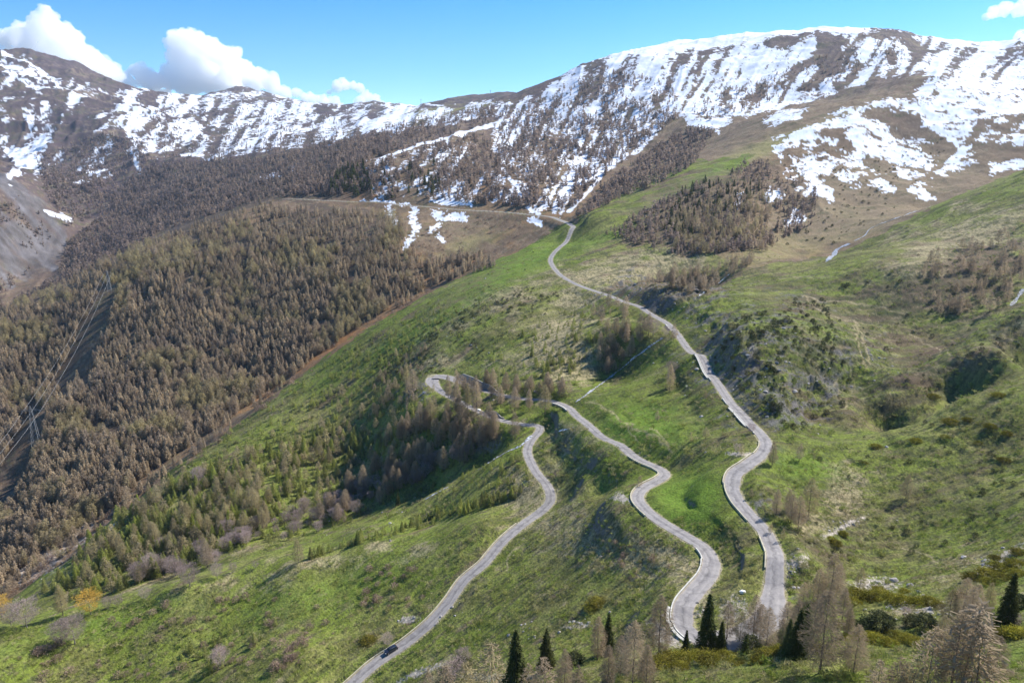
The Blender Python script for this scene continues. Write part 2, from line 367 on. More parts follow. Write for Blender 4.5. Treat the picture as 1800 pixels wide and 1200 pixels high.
# normals
dT = np.stack([np.gradient(a, axis=0) for a in (X, Y, Z)], -1); dU = np.stack([np.gradient(a, axis=1) for a in (X, Y, Z)], -1)
NN = np.cross(dU, dT); NN /= np.linalg.norm(NN, axis=-1, keepdims=True)+1e-9; NN *= np.sign(NN[..., 2:]); NZ = NN[..., 2].astype(np.float32)
del dT, dU
# ------------------------------------------------------------------ what covers the ground
p1 = fbm(GX/1.6, GY/2.6, 4, 101)-.5; p2 = fbm(GX/1.6, GY/2.6, 4, 131)-.5
QX = PX+26*p1; QY = PY+16*p2
h1 = fbm(GX/.42, GY/.5, 3, 151)-.5; h2 = fbm(GX/.42, GY/.5, 3, 161)-.5
nA = fbm(GX/7, GY/7, 5, 201); nB = fbm(GX/2.2, GY/2.6, 4, 211); nC = fbm(GX/.55, GY/.7, 3, 221); nD = fbm(GX/.2, GY/.26, 2, 227)
sxx, syy = -.80, -.60
sa = GX*sxx+GY*syy; sc_ = -GX*syy+GY*sxx
nS = fbm(sa/9, sc_/1.1, 4, 231); nT = fbm(sa/3, sc_/.35, 3, 241); nT2 = fbm(sa/1.1, sc_/.16, 2, 247)
dry = np.full_like(S0, .38); heath = np.zeros_like(S0); straw = np.zeros_like(S0)
# ellipses: where grass is dry (+) or lush (-)
for b in [(1150, 850, 110, 60, 0, -.7), (1210, 875, 90, 60, 0, -.6), (1130, 740, 120, 60, 0, -.5), (900, 470, 170, 40, 25, -.4), (700, 590, 120, 25, 28, -.3), (1420, 820, 110, 60, 0, -.25), (200, 1130, 220, 60, 0, -.15),
          (650, 1010, 200, 60, 20, -.25), (1100, 700, 80, 60, 0, -.35), (1700, 780, 160, 60, 0, -.1), (1060, 600, 60, 40, 0, -.35), (950, 1040, 150, 90, 0, .15), (1150, 1010, 110, 60, 0, .2), (1450, 350, 300, 80, 20, .3),
          (1300, 430, 250, 40, 15, .25), (830, 640, 130, 60, 20, .15), (1700, 420, 160, 60, 20, .1), (850, 840, 110, 40, 20, .15), (1080, 410, 80, 30, 0, .1), (1000, 850, 60, 60, 0, .35), (950, 560, 120, 50, 25, .15), (1600, 1130, 200, 60, 0, .05),
          (1340, 1020, 60, 60, 0, .2), (1250, 1060, 60, 60, 0, .15), (600, 760, 150, 90, 30, .15), (400, 900, 160, 60, 30, .1), (1000, 1180, 200, 40, 0, .2), (1600, 700, 200, 40, 20, .05)]:
    blob(dry, *b)
for b in [(1090, 480, 120, 30, 10, .8), (1180, 450, 90, 30, 10, .55), (1060, 950, 130, 45, -15, .85), (1160, 990, 50, 30, 0, .7), (1010, 590, 60, 80, 20, .8), (1000, 650, 60, 40, 0, .6), (960, 610, 50, 40, 0, .5), (1480, 870, 50, 60, -30, .9),
          (1430, 930, 60, 25, 20, .6), (740, 965, 45, 14, 25, .9), (660, 960, 30, 8, 0, .9), (560, 990, 60, 10, 5, .7), (920, 860, 35, 35, 0, .7), (250, 1020, 200, 14, 18, .5), (500, 1020, 120, 24, 10, .5), (760, 640, 60, 25, 15, .5), (1020, 780, 60, 40, 10, .6),
          (1650, 470, 90, 60, 25, .9), (1740, 430, 100, 60, 20, .9), (1500, 640, 130, 60, 20, .35), (1750, 600, 120, 40, 25, .5), (1220, 1020, 40, 30, 0, .4), (1700, 1000, 80, 30, 25, .5), (1600, 1075, 90, 20, 0, .6), (780, 1180, 120, 20, 10, .5), (880, 530, 120, 16, 28, .6), (780, 560, 120, 16, 28, .5)]:
    blob(straw, *b)
for b in [(1250, 365, 150, 52, 18, 1.1), (1130, 405, 50, 20, 20, .5), (1290, 370, 110, 48, -15, 1.0), (1230, 425, 80, 20, 0, .8), (1190, 515, 70, 18, 10, .8), (1270, 490, 80, 18, 20, .5), (870, 480, 60, 12, 28, .4), (1150, 500, 80, 16, 10, .6), (1720, 480, 120, 60, 25, .8), (1600, 560, 130, 50, 25, .35), (500, 1120, 90, 20, 28, .3), (1400, 540, 160, 40, 15, .35), (1650, 630, 120, 22, 25, .6), (820, 510, 110, 18, 30, .45), (650, 640, 130, 30, 30, .35)]:
    blob(heath, *b)
c_ = lambda *k: np.array(k, np.float32)
LUSH = c_(.150, .186, .032); OLIVE = c_(.225, .212, .075); STRAW = c_(.34, .28, .165); HEATH = c_(.150, .105, .072); FLOOR = c_(.175, .120, .072); RUST = c_(.27, .135, .055)
ROCK = c_(.175, .165, .165); SCREE = c_(.150, .142, .150); SNOW = c_(.68, .71, .77); DARK = c_(.040, .048, .020); PALE = c_(.40, .35, .30); MAUVE = c_(.112, .083, .080)
def lerp(a, b, t): return a*(1-t[..., None])+b*t[..., None]
terr_ = ss(.35, .12, sawt)*hillr
dfield = np.clip(dry+1.5*(nA-.5)+1.1*(nS-.5)+.8*(nC-.5), 0, 1)
COL = lerp(LUSH, OLIVE, dfield)
COL = COL*(1-.34*ss(.50, .64, fbm(GX/4.5, GY/4.5, 4, 261)*.6+nS*.4))[..., None]
COL = lerp(COL, STRAW, np.clip((straw*1.0+1.5*(nB-.5)+1.1*(nT-.5)+.3*(dry-.5)-.22)*2.2, 0, .85))
COL = lerp(COL, HEATH, np.clip((heath+1.2*(nB-.5)+1.0*(nS-.5)-.25)*2.5, 0, .9))
# tufts, cattle tracks, low dark shrubs, and slope shade painted on the hills
COL = lerp(COL, DARK, .70*ss(.555, .68, nT*.6+nC*.45)*(1-ss(900, 1500, RR)))
COL = lerp(COL, DARK, .60*ss(.57, .66, nT2*.5+nD*.55)*(1-ss(700, 1200, RR)))
hill = np.zeros_like(S0)  # dark bands: shade of the spurs put into the colour, over darker grass
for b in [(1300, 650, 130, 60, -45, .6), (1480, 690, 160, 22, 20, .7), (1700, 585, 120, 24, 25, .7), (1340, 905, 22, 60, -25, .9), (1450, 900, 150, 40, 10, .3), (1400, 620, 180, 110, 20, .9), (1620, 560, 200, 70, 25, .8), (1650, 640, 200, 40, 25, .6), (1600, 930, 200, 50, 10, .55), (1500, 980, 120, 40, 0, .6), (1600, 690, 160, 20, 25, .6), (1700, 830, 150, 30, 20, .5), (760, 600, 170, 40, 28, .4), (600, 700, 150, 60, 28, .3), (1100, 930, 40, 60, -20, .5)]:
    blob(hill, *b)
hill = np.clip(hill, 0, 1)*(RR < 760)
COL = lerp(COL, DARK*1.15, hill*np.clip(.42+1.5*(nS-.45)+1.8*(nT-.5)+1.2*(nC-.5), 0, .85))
COL = lerp(COL, DARK*1.3, .55*terr_*(.3+nC))
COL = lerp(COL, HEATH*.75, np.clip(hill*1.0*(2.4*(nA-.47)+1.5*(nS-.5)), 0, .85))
COL = lerp(COL, STRAW*.8, hill*np.clip(2.6*(rdg(sa/5+.8*p1*6, sc_/.9, 3, 271)-.66), 0, .6))
COL = lerp(COL, STRAW, .14*ss(.60, .80, nD*.45+nC*.55)*(1-ss(500, 900, RR)))
fresh = np.zeros_like(S0)
for b in [(1212, 878, 62, 42, 0, 1.2), (1130, 745, 100, 42, 0, .9), (1410, 822, 70, 26, -10, .7), (900, 470, 120, 26, 25, .8), (560, 1040, 180, 40, 18, .5), (160, 1105, 200, 24, 14, .6), (1110, 960, 60, 30, 0, -.3), (720, 590, 120, 16, 28, .6), (1720, 1160, 120, 40, 0, .6), (1080, 410, 80, 12, 20, .6), (1240, 310, 120, 12, 25, .5)]: blob(fresh, *b)
COL = lerp(COL, c_(.115, .185, .024), np.clip(fresh-.1+1.2*(nC-.5)*fresh+.7*(nB-.5)*(fresh > .1), 0, .85))
# brown side of the valley: larch floor, alpine heath
cov = inpoly(QX, QY, [(-900, 1190), (0, 1068), (20, 1052), (110, 987), (200, 917), (300, 827), (400, 762), (480, 697), (600, 608), (680, 559), (760, 514), (860, 464), (930, 434), (975, 402), (1012, 388), (1040, 372), (1120, 322), (1200, 285), (1330, 275), (1280, 330), (1320, 400), (1250, 450), (1330, 470), (1460, 448), (1560, 408), (1640, 362), (1720, 330), (1800, 300), (2900, 250), (2900, -900), (-900, -900)]) & (RR > 395+.0*RR)
covf = cov.astype(np.float32)
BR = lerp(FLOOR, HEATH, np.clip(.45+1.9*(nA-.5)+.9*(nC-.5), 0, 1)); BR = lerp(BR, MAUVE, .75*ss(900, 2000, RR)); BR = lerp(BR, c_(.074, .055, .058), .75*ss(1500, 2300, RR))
BR = lerp(BR, RUST, np.clip((nB-.55)*5, 0, .7)*(1-ss(700, 1300, RR)))
gsoft = np.zeros_like(S0)
for b in [(1130, 360, 80, 16, 22, .9), (1280, 290, 120, 14, 25, .8), (1400, 235, 120, 12, 20, .7), (1120, 370, 60, 22, 20, .8), (820, 430, 60, 20, 20, .6), (1480, 370, 50, 12, -10, .7), (1350, 440, 120, 30, 15, .6), (1200, 410, 90, 35, 20, .7), (1520, 400, 90, 20, 20, .5), (330, 345, 30, 4, 20, .8), (740, 205, 90, 10, 12, .6), (840, 190, 60, 6, 8, .5)]:
    blob(gsoft, *b)
BR = lerp(BR, OLIVE*1.1, np.clip((gsoft+1.0*(nB-.5)-.2)*1.6, 0, .9))
tan_ = np.zeros_like(S0)
for b in [(1500, 350, 180, 60, 15, .9), (1600, 330, 180, 60, 20, .7), (1300, 250, 160, 30, 20, .5), (1150, 215, 90, 14, 0, .5), (1500, 190, 150, 30, 10, .4), (800, 400, 90, 40, 0, .5)]:
    blob(tan_, *b)
BR = lerp(BR, c_(.215, .165, .105), np.clip(tan_*1.1+.8*(nB-.5), 0, .85))
litter_shade = inpoly(QX, QY, [(0, 1000), (100, 930), (200, 850), (300, 775), (400, 715), (480, 655), (590, 575), (680, 500), (700, 400), (690, 374), (480, 352), (250, 440), (200, 370), (250, 300), (450, 280), (640, 245), (600, 345), (150, 478), (0, 545)]).astype(np.float32)*.75
BR = lerp(BR, c_(.075, .058, .045), litter_shade)  # brown needle floor, darkened to paint in the shade between the trees
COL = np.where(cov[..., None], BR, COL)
COL = np.where(cov[..., None], lerp(COL, DARK*1.5, .62*ss(.53, .68, nT*.45+nC*.35+nD*.22)), COL)
COL = np.where(cov[..., None], lerp(COL, c_(.25, .195, .13), .5*ss(.56, .72, nS*.5+nD*.5)), COL)
COL = np.where(cov[..., None], lerp(COL, HEATH*.55, np.clip(2.6*(rdg((A_+.7*B_)/34+.7*p1*4, (A_-B_)/130, 3, 405)-.70), 0, .8)), COL)
rust = np.zeros_like(S0)
for b in [(600, 600, 60, 10, 28, .8), (530, 650, 60, 12, 32, .5), (700, 545, 50, 8, 25, .5), (160, 870, 60, 26, 30, .3), (100, 960, 90, 30, 35, .5), (450, 700, 40, 12, 30, .6), (640, 340, 40, 20, 0, .5), (680, 430, 18, 50, 0, .4), (300, 790, 40, 12, 30, .5), (890, 340, 60, 18, 0, .5), (760, 490, 60, 12, 20, .6)]:
    blob(rust, *b)
COL = lerp(COL, RUST, np.clip((rust+.9*(nC-.5)-.2)*1.5, 0, .8)*covf)
# bare ground and rock
rk = np.clip(rock_f*1.05+2.2*(rdg(al/15, ac/5, 3, 303)-.55)+1.1*(nC-.5)-.55, 0, 1)*ss(0.02, .3, rock_f)
rk = np.maximum(rk, ss(.64, .50, NZ+.25*(nC-.5))*(RR < 900)*(rdist < 30))
COL = lerp(COL, lerp(ROCK, ROCK*.55, nT), np.clip(rk*1.2, 0, .75))
scree = inpoly(QX, QY, [(-400, 300), (0, 318), (40, 335), (70, 352), (112, 386), (122, 400), (112, 440), (98, 470), (60, 492), (0, 512), (-400, 600)]) & (RR > 1300) & (RR < 2300)
scf = np.where(scree, np.clip(.62+2.6*(rdg((A_-.8*B_)/22, (A_+B_)/90, 3, 401)-.5), 0, 1), 0)*.9
COL = lerp(COL, lerp(c_(.085, .078, .075), SCREE*1.15, np.clip(nS*.5+.9*(rdg((A_-.8*B_)/9+2*p1, (A_+B_)/60, 3, 407)-.3)+.5*(nC-.5), 0, 1)), scf)
# pale scree and gravel patches near
for (cx, cy, rx, ry, dg) in [(1018, 1097, 26, 5, 0), (1170, 1122, 30, 14, -15), (1225, 1068, 12, 10, 0), (1292, 1078, 34, 26, -40), (720, 1088, 16, 7, 0), (1540, 1030, 40, 14, 0), (1620, 1068, 50, 12, 0), (1760, 985, 50, 8, 30), (1400, 985, 22, 14, 0), (880, 1185, 70, 8, 0), (740, 1178, 40, 6, 20), (75, 985, 40, 22, 35), (130, 940, 40, 18, 35), (1300, 800, 22, 4, 5), (1480, 930, 50, 4, 28), (1090, 885, 18, 8, 0), (10, 1010, 40, 20, 0)]:
    F = np.zeros_like(S0); blob(F, cx, cy, rx, ry, dg, 1.0); COL = lerp(COL, PALE*(.75+.5*nC[..., None]), np.clip((F*1.5+1.6*(nD-.5)+.8*(nC-.5)-.5)*2, 0, .85)*ss(.05, .3, F))
# cattle tracks traced on the slopes
def track(pts, w=1.1, col=STRAW, k=.7):
    global COL
    c = catmull(np.array(pts, float), 2.0); x0, x1, y0, y1 = c[:, 0].min()-9, c[:, 0].max()+9, c[:, 1].min()-9, c[:, 1].max()+9
    m = (PX > x0) & (PX < x1) & (PY > y0) & (PY < y1); a = PX[m]+2.5*p1[m]*6; b = PY[m]+2.5*p2[m]*5; d = np.full(a.shape, 99.)
    for q in c: d = np.minimum(d, (a-q[0])**2+(b-q[1])**2)
    t = k*np.exp(-d/(w*w*2)); COL[m] = COL[m]*(1-t[:, None])+col*t[:, None]
for pts in [[(1415, 525), (1440, 545), (1460, 555), (1500, 570), (1515, 600), (1525, 640)], [(1410, 525), (1470, 530), (1540, 540), (1590, 555)], [(1500, 570), (1505, 600), (1510, 625), (1522, 650)], [(1470, 660), (1478, 690), (1487, 710)], [(1530, 740), (1550, 748), (1565, 754)], [(1740, 580), (1770, 600), (1800, 605)], [(1600, 590), (1640, 610), (1700, 640)],
            [(850, 632), (880, 634), (910, 638), (940, 637)], [(1590, 960), (1620, 975), (1655, 995), (1685, 1010), (1688, 1030)], [(1140, 440), (1160, 470), (1178, 497)], [(1145, 750), (1170, 775), (1185, 790)], [(1100, 745), (1140, 760), (1180, 785)], [(890, 1000), (895, 975), (905, 960)], [(1030, 705), (1060, 715), (1120, 765)]]:
    track(pts)
for pts in [[(1130, 430), (1150, 455), (1175, 500)], [(840, 628), (870, 630), (920, 637)], [(1190, 500), (1180, 520)]]: track([(a+3, b+2) for a, b in pts], 1.3, DARK, .7)
# snow
sn = np.zeros_like(S0)
def snow(poly, v=1.0, fx=1.0):
    global sn
    m = inpoly(PX+26*fx*p1+13*h1, PY+20*fx*p2+9*h2, poly); sn = np.where(m, v, sn)
snow([(1040, 90), (1100, 60), (1200, 45), (1350, 22), (1500, 10), (1640, 30), (1900, 30), (2600, 30), (2600, 170), (1900, 190), (1760, 200), (1700, 208), (1640, 188), (1600, 165), (1640, 128), (1560, 132), (1480, 158), (1380, 188), (1300, 203), (1200, 203), (1120, 225), (1080, 250), (1060, 150)], .635)
snow([(1075, 60), (1100, 101), (1150, 95), (1200, 91), (1260, 82), (1350, 68), (1420, 62), (1500, 57), (1560, 57), (1620, 68), (1680, 82), (1760, 82), (1900, 70), (1900, 20), (1500, 10), (1200, 40)], .95, .5)
snow([(1000, 125), (1075, 98), (1110, 95), (1180, 210), (1100, 285), (1040, 305), (1000, 330), (960, 335), (900, 300), (850, 240), (900, 190), (950, 160)], .53)
snow([(860, 300), (950, 330), (1000, 335), (990, 370), (940, 370), (870, 350)], .45)
snow([(640, 290), (700, 262), (840, 235), (870, 330), (860, 352), (660, 345)], .37)
snow([(200, 165), (240, 155), (280, 166), (350, 163), (420, 150), (500, 165), (560, 183), (680, 176), (745, 186), (760, 196), (640, 232), (560, 252), (450, 268), (380, 282), (300, 272), (250, 272), (226, 240), (200, 228), (168, 200), (190, 190)], .535)
snow([(100, 130), (210, 170), (215, 230), (190, 260), (120, 200), (60, 150)], .34)
snow([(0, 95), (60, 100), (150, 200), (200, 300), (120, 330), (0, 320)], .31)
snow([(735, 185), (920, 180), (1000, 165), (900, 200), (700, 235), (600, 235)], .50)
nstk = fbm((A_+.55*B_)/9, B_/42, 4, 501); nstl = fbm((A_*.45+B_)/8, A_/30, 4, 511)
pat = np.where(PX > 840, .58*nstk+.27*nC+.15*nD, .27*nstk+.35*nstl+.24*nC+.14*nD)
snm = np.zeros_like(S0)
snm = ss(-.045, .045, sn-(.5+(pat-.5)*2.3))*(sn > 0)
def dark(poly):
    global snm
    snm = np.where(inpoly(PX+20*p1+16*h1, PY+14*p2+12*h2, poly), snm*ss(.66, .74, nC*.5+nstk*.55), snm)
for p in [[(345, 165), (415, 152), (470, 163), (440, 164), (400, 162), (360, 168)], [(245, 165), (265, 160), (292, 168), (280, 172), (262, 190), (250, 185)], [(340, 205), (360, 210), (395, 245), (370, 240)], [(390, 175), (470, 172), (520, 180), (440, 182)], [(545, 190), (575, 188), (600, 200), (560, 202)], [(640, 190), (668, 177), (682, 190), (665, 205), (655, 215)], [(735, 184), (800, 176), (862, 165), (850, 178), (800, 188), (760, 196)], [(1343, 75), (1365, 65), (1430, 58), (1428, 65), (1405, 75), (1385, 85), (1365, 88), (1345, 88)],
          [(1433, 58), (1480, 55), (1495, 75), (1485, 83), (1470, 80), (1488, 95), (1482, 110), (1485, 120), (1465, 125), (1455, 135), (1440, 150), (1420, 160), (1410, 168), (1405, 155), (1425, 140), (1435, 125), (1440, 110), (1415, 115), (1400, 125), (1385, 150), (1378, 165), (1375, 150), (1380, 130), (1400, 115), (1420, 100), (1432, 85)],
          [(1500, 102), (1520, 102), (1505, 125), (1515, 135), (1500, 140), (1495, 120)], [(1505, 72), (1530, 55), (1560, 55), (1600, 62), (1630, 80), (1640, 92), (1625, 100), (1625, 110), (1608, 112), (1600, 95), (1590, 85), (1580, 72), (1550, 73), (1530, 68)],
          [(1555, 95), (1575, 82), (1580, 95), (1578, 113), (1560, 113)], [(1190, 92), (1220, 88), (1212, 110), (1198, 122)], [(1225, 88), (1290, 78), (1280, 90), (1240, 95), (1228, 120), (1218, 140), (1222, 110)], [(1270, 150), (1288, 148), (1285, 165), (1270, 188), (1262, 185)],
          [(1330, 150), (1350, 145), (1342, 165), (1325, 188), (1320, 180)], [(1300, 180), (1315, 160), (1330, 160), (1310, 185)], [(1500, 135), (1470, 175), (1440, 185), (1470, 145)], [(1555, 122), (1585, 118), (1570, 130)], [(1760, 80), (1800, 70), (1860, 70), (1800, 85), (1770, 88)], [(1745, 98), (1795, 95), (1750, 110)]]: dark(p)
for p in [[(1355, 262), (1400, 232), (1440, 213), (1500, 203), (1510, 203), (1530, 215), (1570, 235), (1600, 240), (1640, 255), (1600, 255), (1570, 250), (1590, 262), (1620, 270), (1645, 280), (1632, 295), (1590, 290), (1560, 280), (1545, 275), (1520, 275), (1510, 285), (1525, 290), (1500, 292), (1480, 290), (1460, 300), (1440, 310), (1455, 330), (1472, 355), (1440, 350), (1412, 340), (1420, 325), (1410, 305), (1390, 290), (1400, 275), (1440, 270), (1480, 280), (1500, 260), (1480, 240), (1500, 225), (1450, 225), (1420, 245), (1390, 258), (1358, 270)],
          [(1520, 183), (1560, 175), (1620, 178), (1650, 175), (1740, 185), (1800, 195), (1760, 205), (1725, 212), (1710, 225), (1700, 245), (1685, 262), (1660, 245), (1640, 235), (1620, 205), (1600, 190), (1560, 188), (1530, 188)],
          [(1640, 138), (1700, 132), (1760, 146), (1850, 160), (1850, 190), (1740, 182), (1680, 165), (1650, 150)], [(1380, 395), (1395, 362), (1415, 375), (1408, 392)], [(1528, 322), (1540, 312), (1580, 328), (1575, 335), (1545, 330)], [(1600, 325), (1625, 330), (1650, 350), (1625, 348), (1602, 340)],
          [(1340, 345), (1355, 325), (1380, 340), (1370, 352), (1345, 355)], [(1685, 262), (1715, 255), (1700, 275), (1670, 300), (1650, 300)], [(1740, 298), (1765, 285), (1850, 280), (1850, 288), (1770, 300), (1745, 308)], [(1780, 235), (1850, 228), (1850, 245), (1775, 252)], [(1295, 345), (1310, 335), (1305, 355), (1293, 372)], [(1490, 300), (1510, 310), (1500, 325), (1485, 312)],
          [(1195, 190), (1240, 215), (1270, 200), (1290, 205), (1250, 222), (1270, 235), (1262, 240), (1240, 228), (1210, 225)], [(1410, 160), (1470, 155), (1440, 170), (1500, 150), (1380, 185), (1340, 200), (1300, 205), (1350, 185)], [(1340, 215), (1370, 200), (1420, 195), (1400, 210), (1350, 222)],
          [(678, 362), (688, 362), (700, 390), (697, 402), (690, 395)], [(722, 365), (735, 365), (735, 395), (728, 420), (718, 440), (708, 440), (722, 410)], [(760, 370), (822, 376), (820, 383), (764, 385)], [(748, 405), (775, 386), (772, 398), (752, 412)], [(766, 411), (780, 416), (783, 426), (770, 430)], [(803, 380), (820, 377), (822, 386), (806, 386)],
          [(756, 357), (768, 335), (800, 315), (820, 318), (815, 335), (832, 361), (800, 360)], [(845, 345), (870, 352), (882, 336), (900, 332), (896, 347), (872, 355)], [(925, 385), (960, 388), (950, 398), (930, 395)], [(640, 348), (680, 352), (720, 357), (720, 361), (680, 360), (640, 353)],
          [(60, 235), (90, 215), (88, 245), (62, 275), (45, 310), (28, 325), (20, 318), (38, 295), (22, 272), (0, 245), (40, 245)], [(0, 92), (40, 103), (80, 128), (106, 150), (110, 162), (76, 136), (40, 112), (0, 99)], [(0, 106), (50, 122), (90, 152), (60, 140), (0, 112)], [(10, 118), (60, 146), (95, 160), (60, 152), (5, 124)], [(40, 190), (60, 187), (58, 238), (50, 215)], [(72, 178), (85, 182), (72, 218)], [(150, 290), (175, 285), (178, 300), (150, 298)],
          [(82, 370), (110, 380), (126, 387), (122, 392), (100, 384)], [(225, 260), (240, 240), (245, 290), (238, 292)], [(452, 313), (490, 305), (495, 312), (460, 318)], [(510, 293), (530, 290), (528, 297), (512, 300)], [(985, 350), (1000, 320), (1012, 318), (998, 355), (985, 378)], [(915, 350), (935, 360), (950, 380), (940, 380), (925, 365)], [(940, 378), (958, 352), (975, 335), (978, 340), (960, 362), (948, 380)], [(1250, 225), (1265, 210), (1285, 215), (1262, 232)]]:
    m = inpoly(PX+16*p1+15*h1, PY+10*p2+11*h2, p)
    snm = np.where(m, ss(.36, .45, nC*.60+nD*.2+nB*.25), snm)
# tracks filled with snow across the wood (the upper traverse) and the stream runnels
def sline(pts, w):
    global snm
    c = catmull(np.array(pts, float), 1.5); m = (PX > c[:, 0].min()-8) & (PX < c[:, 0].max()+8) & (PY > c[:, 1].min()-8) & (PY < c[:, 1].max()+8) & (RR > 600)
    a = PX[m]+6*p1[m]; b = PY[m]+4*p2[m]; d = np.full(a.shape, 99.)
    for q in c: d = np.minimum(d, (a-q[0])**2+(b-q[1])**2)
    snm[m] = np.maximum(snm[m], ss(w*w*1.6, w*w*.7, d)*ss(.22, .36, nB[m]))
for pts, w in [([(690, 270), (740, 254), (800, 240)], 2.0), ([(800, 240), (850, 225), (900, 213)], 2.8), ([(640, 280), (690, 270)], 1.2), ([(1100, 270), (1060, 300), (1020, 320), (985, 340)], 5), ([(1060, 300), (1040, 330), (1000, 370)], 3.0), ([(880, 290), (915, 340), (935, 370)], 3), ([(238, 250), (236, 280), (245, 300)], 3), ([(60, 250), (40, 300), (20, 325)], 5), ([(80, 370), (126, 388)], 2.5), ([(700, 165), (690, 172)], 1), ([(745, 183), (790, 186)], 1.2)]: sline(pts, w)
snm = np.maximum(snm, ss(.605, .63, .5*nB+.32*nC+.12*nD+.06)*inpoly(PX+26*p1, PY+20*p2, [(1350, 240), (1500, 190), (1700, 190), (1800, 210), (1800, 285), (1650, 325), (1400, 345)]))
snm *= (RR > 560)*ss(.30, .45, NZ+.6*ss(1500, 2500, RR)*0+.25)
COL = lerp(COL, SNOW, np.clip(snm, 0, 1))
# verge of gravel along the roads
vg = (rdist < rwid+.55+1.2*(nC-.5))&(rdist < 900)
COL = np.where(vg[..., None], lerp(PALE*.75, OLIVE, np.clip(nC*1.4-.2, 0, 1)), COL)
COL *= (1+.26*(nD-.5)+.30*(nC-.5))[..., None]
COL = np.clip(COL, 0, 1)
rough_ = np.where(snm > .5, 0.0, 1.0)

V = np.stack([X, Y, Z], -1).reshape(-1, 3)
idx = np.arange(NT*NU, dtype=np.int32).reshape(NT, NU)
F = np.stack([idx[:-1, :-1], idx[1:, :-1], idx[1:, 1:], idx[:-1, 1:]], -1).reshape(-1, 4)[:, ::-1]
def m_land(n, out):
    p = N(n, 'ShaderNodeBsdfPrincipled'); p.inputs['Roughness'].default_value = .95; p.inputs['Specular IOR Level'].default_value = .08
    a = N(n, 'ShaderNodeVertexColor', layer_name='cover'); g = N(n, 'ShaderNodeNewGeometry')
    t = N(n, 'ShaderNodeTexNoise'); t.inputs['Scale'].default_value = 1.3; t.inputs['Detail'].default_value = 6; t.inputs['Roughness'].default_value = .7; n.links.new(g.outputs['Position'], t.inputs['Vector'])
    mp = N(n, 'ShaderNodeMapRange'); mp.inputs[1].default_value = .3; mp.inputs[2].default_value = .7; mp.inputs[3].default_value = .55; mp.inputs[4].default_value = 1.45; n.links.new(t.outputs[0], mp.inputs[0])
    sepa = N(n, 'ShaderNodeAttribute', attribute_name='soil'); 
    mm = N(n, 'ShaderNodeMix', data_type='FLOAT'); mm.inputs[2].default_value = 1.0; n.links.new(sepa.outputs['Fac'], mm.inputs[0]); n.links.new(mp.outputs[0], mm.inputs[3])
    v = N(n, 'ShaderNodeVectorMath', operation='SCALE'); n.links.new(a.outputs[0], v.inputs[0]); n.links.new(mm.outputs[0], v.inputs['Scale'])
    n.links.new(v.outputs[0], p.inputs['Base Color'])
    b = N(n, 'ShaderNodeBump'); b.inputs['Distance'].default_value = .55; n.links.new(sepa.outputs['Fac'], b.inputs['Strength']); n.links.new(t.outputs[0], b.inputs['Height']); n.links.new(b.outputs[0], p.inputs['Normal'])
    n.links.new(p.outputs[0], out.inputs[0])
M_land = mat('land', m_land)
me = mesh_np('terrain', V, F, [M_land], smooth=True)
ca = me.color_attributes.new('cover', 'FLOAT_COLOR', 'POINT'); ca.data.foreach_set('color', np.concatenate([COL.reshape(-1, 3), np.ones((NT*NU, 1), np.float32)], 1).astype(np.float32).ravel())
at = me.attributes.new('soil', 'FLOAT', 'POINT'); at.data.foreach_set('value', rough_.ravel().astype(np.float32))
setp(link('terrain', me), kind='structure')
del V, F, idx

# visible ground under a pixel of the photograph
SV = Z/RR; SM = np.maximum.accumulate(SV, axis=1)
def ground(px, py, dmin=0):
    t, s = pix_ts(px, py); i = int(round((float(t)-tha[0])/dth)); i = min(max(i, 0), NT-1)
    row = SM[i] if not dmin else np.maximum.accumulate(np.where(RR[i] < dmin, -9, SV[i]))
    j = int(np.searchsorted(row, float(s)))
    if j >= NU: return None
    r = math.exp(ua[j]); x, y = r*math.sin(float(t)), r*math.cos(float(t))
    return Vector((x, y, float(bil(Z, np.array(x), np.array(y)))))
def gz(x, y): return float(bil(Z, np.array(float(x)), np.array(float(y))))
def on_road(x, y): return float(bil(rdist-rwid, np.array(float(x)), np.array(float(y))))
